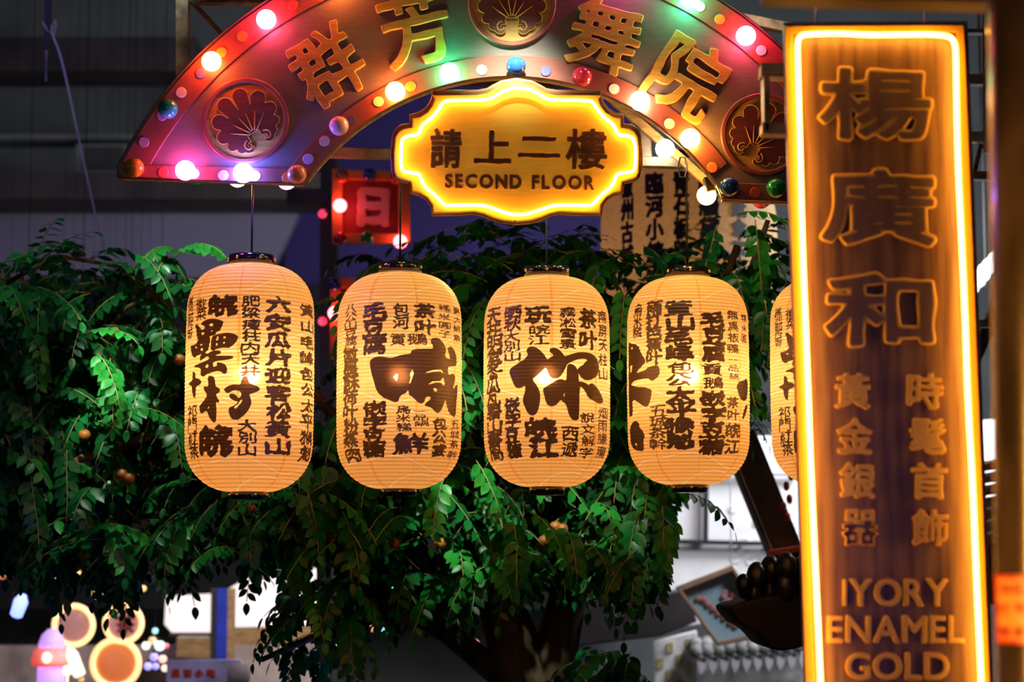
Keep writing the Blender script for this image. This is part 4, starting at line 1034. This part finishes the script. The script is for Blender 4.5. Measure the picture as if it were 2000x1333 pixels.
ev = thing('dark_roof_eave', 'black curved roof eave with glossy tiles jutting in left of the tall neon sign', 'roof', P(1500, 1260, 7.6))
ep = smooth2([(1396, 1184), (1404, 1178), (1450, 1166), (1500, 1158), (1640, 1150), (1640, 1210), (1560, 1245), (1500, 1262), (1470, 1258), (1455, 1240), (1440, 1225), (1418, 1214), (1402, 1196)], 1)
plate('eave_board', ep, 7.6, .5, .01, mat('matt_black_eave', (.005, .004, .004), .8), ev)
for j, (x, y, r_) in enumerate([(1452, 1146, 20), (1478, 1130, 26), (1505, 1118, 27), (1536, 1112, 27), (1470, 1165, 24), (1500, 1160, 26), (1532, 1150, 28), (1562, 1120, 26), (1564, 1160, 26)]):
    k_ = mpp(x, y, 7.2); MB().sphere(P(x, y, 7.15 + .05 * (j % 3)), r_ * k_, 14, 10, (.8, 1.6, 1.25)).build('ridge_tile', M['tile'], ev, True)

hh = thing('white_lattice_pavilion', 'white lattice-walled pavilion with a tiled roof low at the right', 'building', P(1400, 1420, 11.2))
plate('wall', [(1276, 1252), (1358, 1232), (1358, 1400), (1276, 1400)], 11.2, .1, .005, M['white'], hh)
M['amberglass'] = mat('amber_pane', (.55, .45, .24), .3)
for i in range(4):
    for j in range(4):
        if (i + j) % 2: plate('pane', [(1282 + i * 19, 1262 + j * 26 - i * 4), (1296 + i * 19, 1258 + j * 26 - i * 4), (1296 + i * 19, 1278 + j * 26 - i * 4), (1282 + i * 19, 1282 + j * 26 - i * 4)], 11.1, .01, .001, M['amberglass'], hh)
plate('roof_slab', [(1100, 1192), (1330, 1150), (1352, 1212), (1280, 1240), (1100, 1262)], 10.9, .3, .01, M['dkbeam'], hh)
plate('side_wall', [(1358, 1255), (1600, 1230), (1600, 1420), (1358, 1420)], 11.3, .1, .005, M['greytile'], hh)
for j in range(10):
    x = 1370 + j * 22; y = 1290 - j * 1.2
    plate('drip_tile', [(x - 9, y - 4), (x + 9, y - 5), (x + 7, y + 16), (x - 1, y + 32), (x - 8, y + 16)], 10.9, .02, .004, M['white'], hh)
    MB().tube([P(x - 11, y - 16, 10.85), P(x - 11, y - 34, 11.1)], .035, 10).build('roof_tile', M['greytile'], hh, True)
# roofs seen right of the tall sign
r2 = thing('tiled_roof_corner', 'weathered tiled roof corner in the gap right of the tall neon sign', 'roof', P(1930, 1080, 8.8))
for j in range(7):
    y = 905 + j * 24
    MB().tube([P(1868, y + 14, 8.8), P(1975, y - 2, 8.6)], .022, 10).build('roof_tile', M['greytile'] if j % 2 else M['edge'], r2, True)
plate('gable', [(1880, 1060), (1980, 1040), (1980, 1180), (1880, 1180)], 8.9, .1, .004, M['darkwood'], r2)
sk = thing('skylight_panel', 'bright ribbed skylight panel glimpsed between the tall sign and the post', 'skylight', P(1930, 560, 9.8))
MB().tube([P(1925, 560, 9.83), Vector((P(1925, 560, 9.83).x, 9.83, 9))], .006, 6).build('hanging_rod', M['cord'], sk)
for j in range(6): plate('pane', [(1888 + j * 12, 590 - j * 13), (1898 + j * 12, 582 - j * 13), (1904 + j * 12, 528 - j * 12), (1894 + j * 12, 536 - j * 12)], 9.8, .02, .002, glow('daylight_pane', (.9, .92, 1.0), .35), sk)

# ------------------------------------------------------------------ lower left: market lights
def hang(t, c, top=9.0, r_=.002, name='hanging_cord'):
    MB().tube([c, Vector((c.x, c.y, top))], r_, 5).build(name, M['cord'], t)
def ringlamp(x, y, rp, label, facecol, fs, ringfs, Y=11.5):
    k = mpp(x, y, Y); c = P(x, y, Y); t = thing('ring_light_sign', label, 'sign lamp', c + Vector((0, 0, -rp * k)), 'round ring lights of the stall at lower left')
    Mx = Matrix.Rotation(PI / 2, 3, 'X')
    MB().lathe([(rp * k * .80, 0), (rp * k * .80, .02), (rp * k * .7, .03)], c, 40, Mx).build('face', glow('ring_face', facecol, fs, (.5, .25, .15)), t, True)
    MB().tube([c + Vector((rp * k * .9 * math.cos(a * PI / 24), -.03, rp * k * .9 * math.sin(a * PI / 24))) for a in range(48)], rp * k * .12, 8, True).build('glowing_ring', glow('ring_glow', (1, .58, .16), ringfs), t, True)
    hang(t, c + Vector((0, 0, rp * k)))
    return t
ringlamp(228, 1296, 50, 'largest orange ring-shaped light at the lower left', (.75, .14, .01), .6, 1.5)
t_ = ringlamp(243, 1218, 40, 'ring light with a pinkish face above the largest orange ring', (.45, .2, .22), .55, 1.9, 11.3)
letter('character', '茶', 246, 1220, 34, 34, 11.24, .01, .002, 2, mat('maroon_letter', (.3, .05, .05), .5), t_, 0, .01, 2, 40)
ringlamp(146, 1222, 42, 'ring light half hidden by leaves left of the pinkish ring', (.40, .2, .22), .5, 1.9, 11.3)
gi = 0
def glowthing(name, cat, label, prof, x, y, Y, col, s, sq=(1, 1, 1), tilt=0, parts=()):
    c = P(x, y, Y); t = thing(name, label, cat, c)
    k = mpp(x, y, Y)
    MB().lathe([(r * k, z * k) for r, z in prof], c, 24, Matrix.Rotation(math.radians(tilt), 3, 'Y') @ Matrix.Diagonal(sq)).build('glowing_body', glow('glow_' + name, col, s), t, True)
    return t, c, k
ct = thing('stall_counter', 'dark stall counter carrying the lamps at the bottom left', 'counter', P(110, 1420, 10.9))
MB().box((P(-60, 1400, 10.9).x, 10.45, 0), (P(330, 1400, 10.9).x, 11.15, P(100, 1358, 10.9).z)).build('counter_body', M['darkwood'], ct)
t, c, k = glowthing('purple_light_box', 'lamp', 'lilac glowing box lamp at the bottom left under a red cap', [(20, -34), (27, -32), (27, 16), (24, 20)], 100, 1322, 11, (.55, .26, 1), 1.15)
MB().lathe([(36 * k, 20 * k), (40 * k, 30 * k), (34 * k, 52 * k), (26 * k, 56 * k)], c, 24).build('red_cap', glow('red_glow', (1, .08, .02), .75), t, True)
MB().lathe([(24 * k, 56 * k), (27 * k, 60 * k), (20 * k, 80 * k), (8 * k, 92 * k)], c, 24).build('lilac_top', glow('lilac_glow', (.6, .3, 1), .9), t, True)
MB().sphere(c + Vector((0, -.12, 38 * k)), 9 * k, 14, 10, (1, .5, 1.2)).build('white_bulb', glow('white_glow', (1, .8, .6), 1.6), t, True)
t, c, k = glowthing('bottle_light', 'lamp', 'cream glowing bottle-shaped lamp leaning beside the lilac box lamp', [(8, -30), (12, -26), (12, 16), (7, 26), (4, 32)], 146, 1294, 10.8, (1, .82, .55), 1.7, tilt=-22)
MB().lathe([(5 * k, -40 * k), (6 * k, -34 * k)], c, 12, Matrix.Rotation(math.radians(-22), 3, 'Y')).build('bottle_cap', glow('amber_cap', (1, .45, .02), 1.0), t)
glowthing('globe_lamp', 'lamp', 'small cream globe lamp beside the lilac box lamp', [(7, -46), (7, -42), (2, -40), (2, -10), (7, -8), (10, 0), (7, 8), (.1, 10)], 132, 1310, 10.6, (1, .85, .6), 1.8)
sg = thing('string_light_cluster', 'small bunch of coloured bulbs right of the largest ring light', 'string lights', P(303, 1320, 10.9)); hang(sg, P(303, 1226, 10.9))
for x, y, col, s, r_, lab in [(285, 1262, (.9, 1, .8), 1.6, 8, 'cream glowing bulb topmost of the small coloured cluster'), (312, 1262, (.6, .9, 1), 1.8, 10, 'pale blue bulb at the right of the coloured cluster'), (298, 1252, (1, .45, .1), 1.2, 8, 'orange bulb at the top of the coloured cluster'),
                              (301, 1284, (.3, .25, 1), 1.5, 8, 'violet bulb in the middle of the coloured cluster'), (318, 1288, (1, .5, .3), 1.4, 8, 'salmon bulb low at the right of the cluster'), (289, 1302, (.35, .3, 1), 1.5, 8, 'violet bulb lowest left of the cluster'), (304, 1302, (.25, .25, 1), 1.4, 7, 'small violet bulb at the bottom of the cluster'),
                              (303, 1233, (.3, .9, .95), 1.3, 6, 'small cyan bulb above the coloured cluster'), (322, 1306, (1, .75, .5), 1.5, 7, 'cream bulb lowest right of the cluster'), (60, 1312, (1, .2, .15), 1.0, 7, 'small red bulb left of the lilac box lamp'), (325, 1262, (1, .04, .04), 1.3, 5, 'tiny red bulb right of the cluster')]:
    if x < 100: continue
    t = sg; k = mpp(x, y, 10.9)
    t = MB().sphere(P(x, y, 10.9), r_ * k, 14, 10).build('party_bulb', glow('party_glow', col, s), t, True); t['label'] = lab
    MB().lathe([(r_ * k * .4, 0), (r_ * k * .4, r_ * k * .6)], P(x, y, 10.9) + Vector((0, 0, r_ * k * .9)), 10).build('socket', M['cord'], t)
    MB().tube([P(x, y, 10.9) + Vector((0, .01, r_ * k)), P((x + 303) / 2, y - 12, 10.92), P(303, 1226, 10.9)], .0015, 4).build('cable', M['cord'], sg)
t, c, k = glowthing('blue_lamp', 'lamp', 'bright blue tube lamp behind the leaves at the lower left', [(6, -24), (12, -20), (14, 10), (6, 24)], 38, 1184, 9.8, (.18, .25, 1), 3.2, tilt=18); hang(t, c + Vector((0, 0, 20 * k)))
M['stall'] = mat('pale_stall_wall', (.62, .50, .44), .8, 0, .2, 5)
bwll = thing('stall_backdrop', 'pale blurred stall wall low behind the tree on the left', 'stall', P(200, 1333, 12.6))
box_px('wall_panel', -200, 1262, 640, 1420, 12.6, .1, M['stall'], bwll); box_px('shelf', 330, 1238, 440, 1244, 12.4, .2, M['darkwood'], bwll)
box_px('dark_panel', 256, 1296, 330, 1400, 12.3, .1, M['darkwood'], bwll); box_px('crate', 345, 1246, 430, 1285, 12.4, .1, M['edge'], bwll)
hang(bwll, P(200, 1270, 12.62)) if 0 else None
bw = thing('lit_paper_screen', 'bright white lit screen behind the leaves left of the tree trunk', 'screen', P(480, 1235, 13))
glw = glow('screen_glow', (1.0, .84, .80), .85)  # brightness of the white wall added as emission
plate('screen_cloth', [(325, 1165), (425, 1160), (425, 1235), (380, 1260), (340, 1240), (322, 1220)], 13, .02, .002, glw, bw)
plate('screen_cloth', [(448, 1150), (500, 1120), (620, 1110), (640, 1160), (620, 1222), (448, 1226)], 13, .02, .002, glw, bw)
box_px('screen_foot', 430, 1226, 650, 1510, 13, .1, M['edge'], bw)
bp_ = thing('blue_post', 'blue-lit square post behind the hanging leaves left of the trunk', 'post', P(432, 1290, 11.8))
box_px('dark_side', 412, 1150, 424, 1420, 11.8, .1, M['dkbeam'], bp_); box_px('blue_face', 424, 1150, 440, 1420, 11.78, .1, mat('blue_paint', (.02, .05, .55), .5), bp_); box_px('brown_face', 440, 1150, 452, 1420, 11.8, .1, M['edge'], bp_)
sb = thing('white_menu_board', 'white board with small red characters at the bottom left of centre', 'board', P(400, 1340, 10.5))
plate('board', [(327, 1290), (470, 1288), (482, 1310), (484, 1400), (327, 1400)], 10.5, .03, .003, mat('lilac_white_board', (.62, .58, .80), .6), sb)
for j, ch in enumerate('果茶小吃'): letter('character', ch, 343 + j * 23, 1316, 15, 15, 10.47, .004, .001, 1.4, redink, sb, 0, 0, 0, 36)
MB().lathe([(.001, -.05), (.055, -.045), (.06, .0), (.055, .045), (.001, .05)], P(466, 1318, 10.4), 20, Matrix.Diagonal((1, .4, 1.1))).build('round_picture', M['stall'], sb, True)
# small lights glimpsed through the twigs
for x, y, col, s, r_, lab in [(612, 1178, (1, .85, .3), 2.6, 9, 'yellow light under the left of the trunk fork, topmost of the right pair'), (635, 1172, (.3, 1, .3), 1.6, 6, 'green light just right of the yellow one beside it'), (628, 1220, (1, .55, .22), 2.4, 12, 'orange light above the teal one left of the trunk'), (645, 1268, (.05, .9, .5), 1.8, 8, 'teal light lowest left of the trunk'), (668, 1262, (1, .85, .45), 2.6, 10, 'cream light beside the teal one left of the trunk'),
                              (727, 1228, (1, .25, .04), 1.6, 6, 'orange-red light between the trunk and the cream one'), (750, 1232, (.08, .45, 1), 1.4, 7, 'blue light just right of the orange-red one near the trunk'), (766, 1144, (.02, .8, .35), 1.4, 9, 'green light deep in the middle of the tree'), (740, 1120, (.1, .6, .55), .8, 8, 'teal light above the green one in the middle of the tree'), (738, 1056, (.05, .08, 1), 1.2, 8, 'blue light high in the tree under the second lantern'), (928, 1258, (1, .12, .02), 1.2, 8, 'red light just right of the trunk, upper one'), (944, 1288, (.9, .8, .8), 1.0, 8, 'white light just right of the trunk, lower one'),
                              (110, 1130, (.5, .3, 1), 1.2, 6, 'violet light far left, above the ring lights'), (150, 1120, (1, .6, .1), 1.6, 8, 'amber light beside the violet one at the left'), (200, 1130, (1, .6, .1), 1.6, 7, 'amber light above the gap between the two upper ring lights'), (190, 1160, (1, .55, .08), 2.0, 10, 'amber light just over the upper left ring light'), (262, 1190, (1, .6, .12), 1.8, 9, 'amber light right of the pinkish ring light'), (280, 1150, (1, .6, .1), 1.4, 6, 'amber light over the pinkish ring light'), (132, 1010, (1, .5, .05), 1.4, 9, 'amber light highest in the left of the tree'), (172, 1000, (1, .5, .05), 1.4, 7, 'amber light right of the highest amber one at the left'), (215, 1075, (1, .55, .08), 1.4, 7, 'amber light alone in the dark leaves above the ring lights'), (5, 1125, (1, .25, .1), 1.2, 7, 'red light at the left edge of the picture')]:
    k = mpp(x, y, 10.6); t = thing('fairy_light', 'tiny ' + lab, 'light', P(x, y, 10.6), 'tiny lights glinting through the leaves')
    MB().sphere(P(x, y, 10.6), r_ * k, 12, 8).build('glass', glow('fairy_glow', col, s), t, True)
    MB().lathe([(r_ * k * .4, 0), (r_ * k * .4, r_ * k * .6)], P(x, y, 10.6) + Vector((0, 0, r_ * k * .9)), 8).build('socket', M['cord'], t); hang(t, P(x, y, 10.6) + Vector((0, 0, r_ * k)), r_=.001)
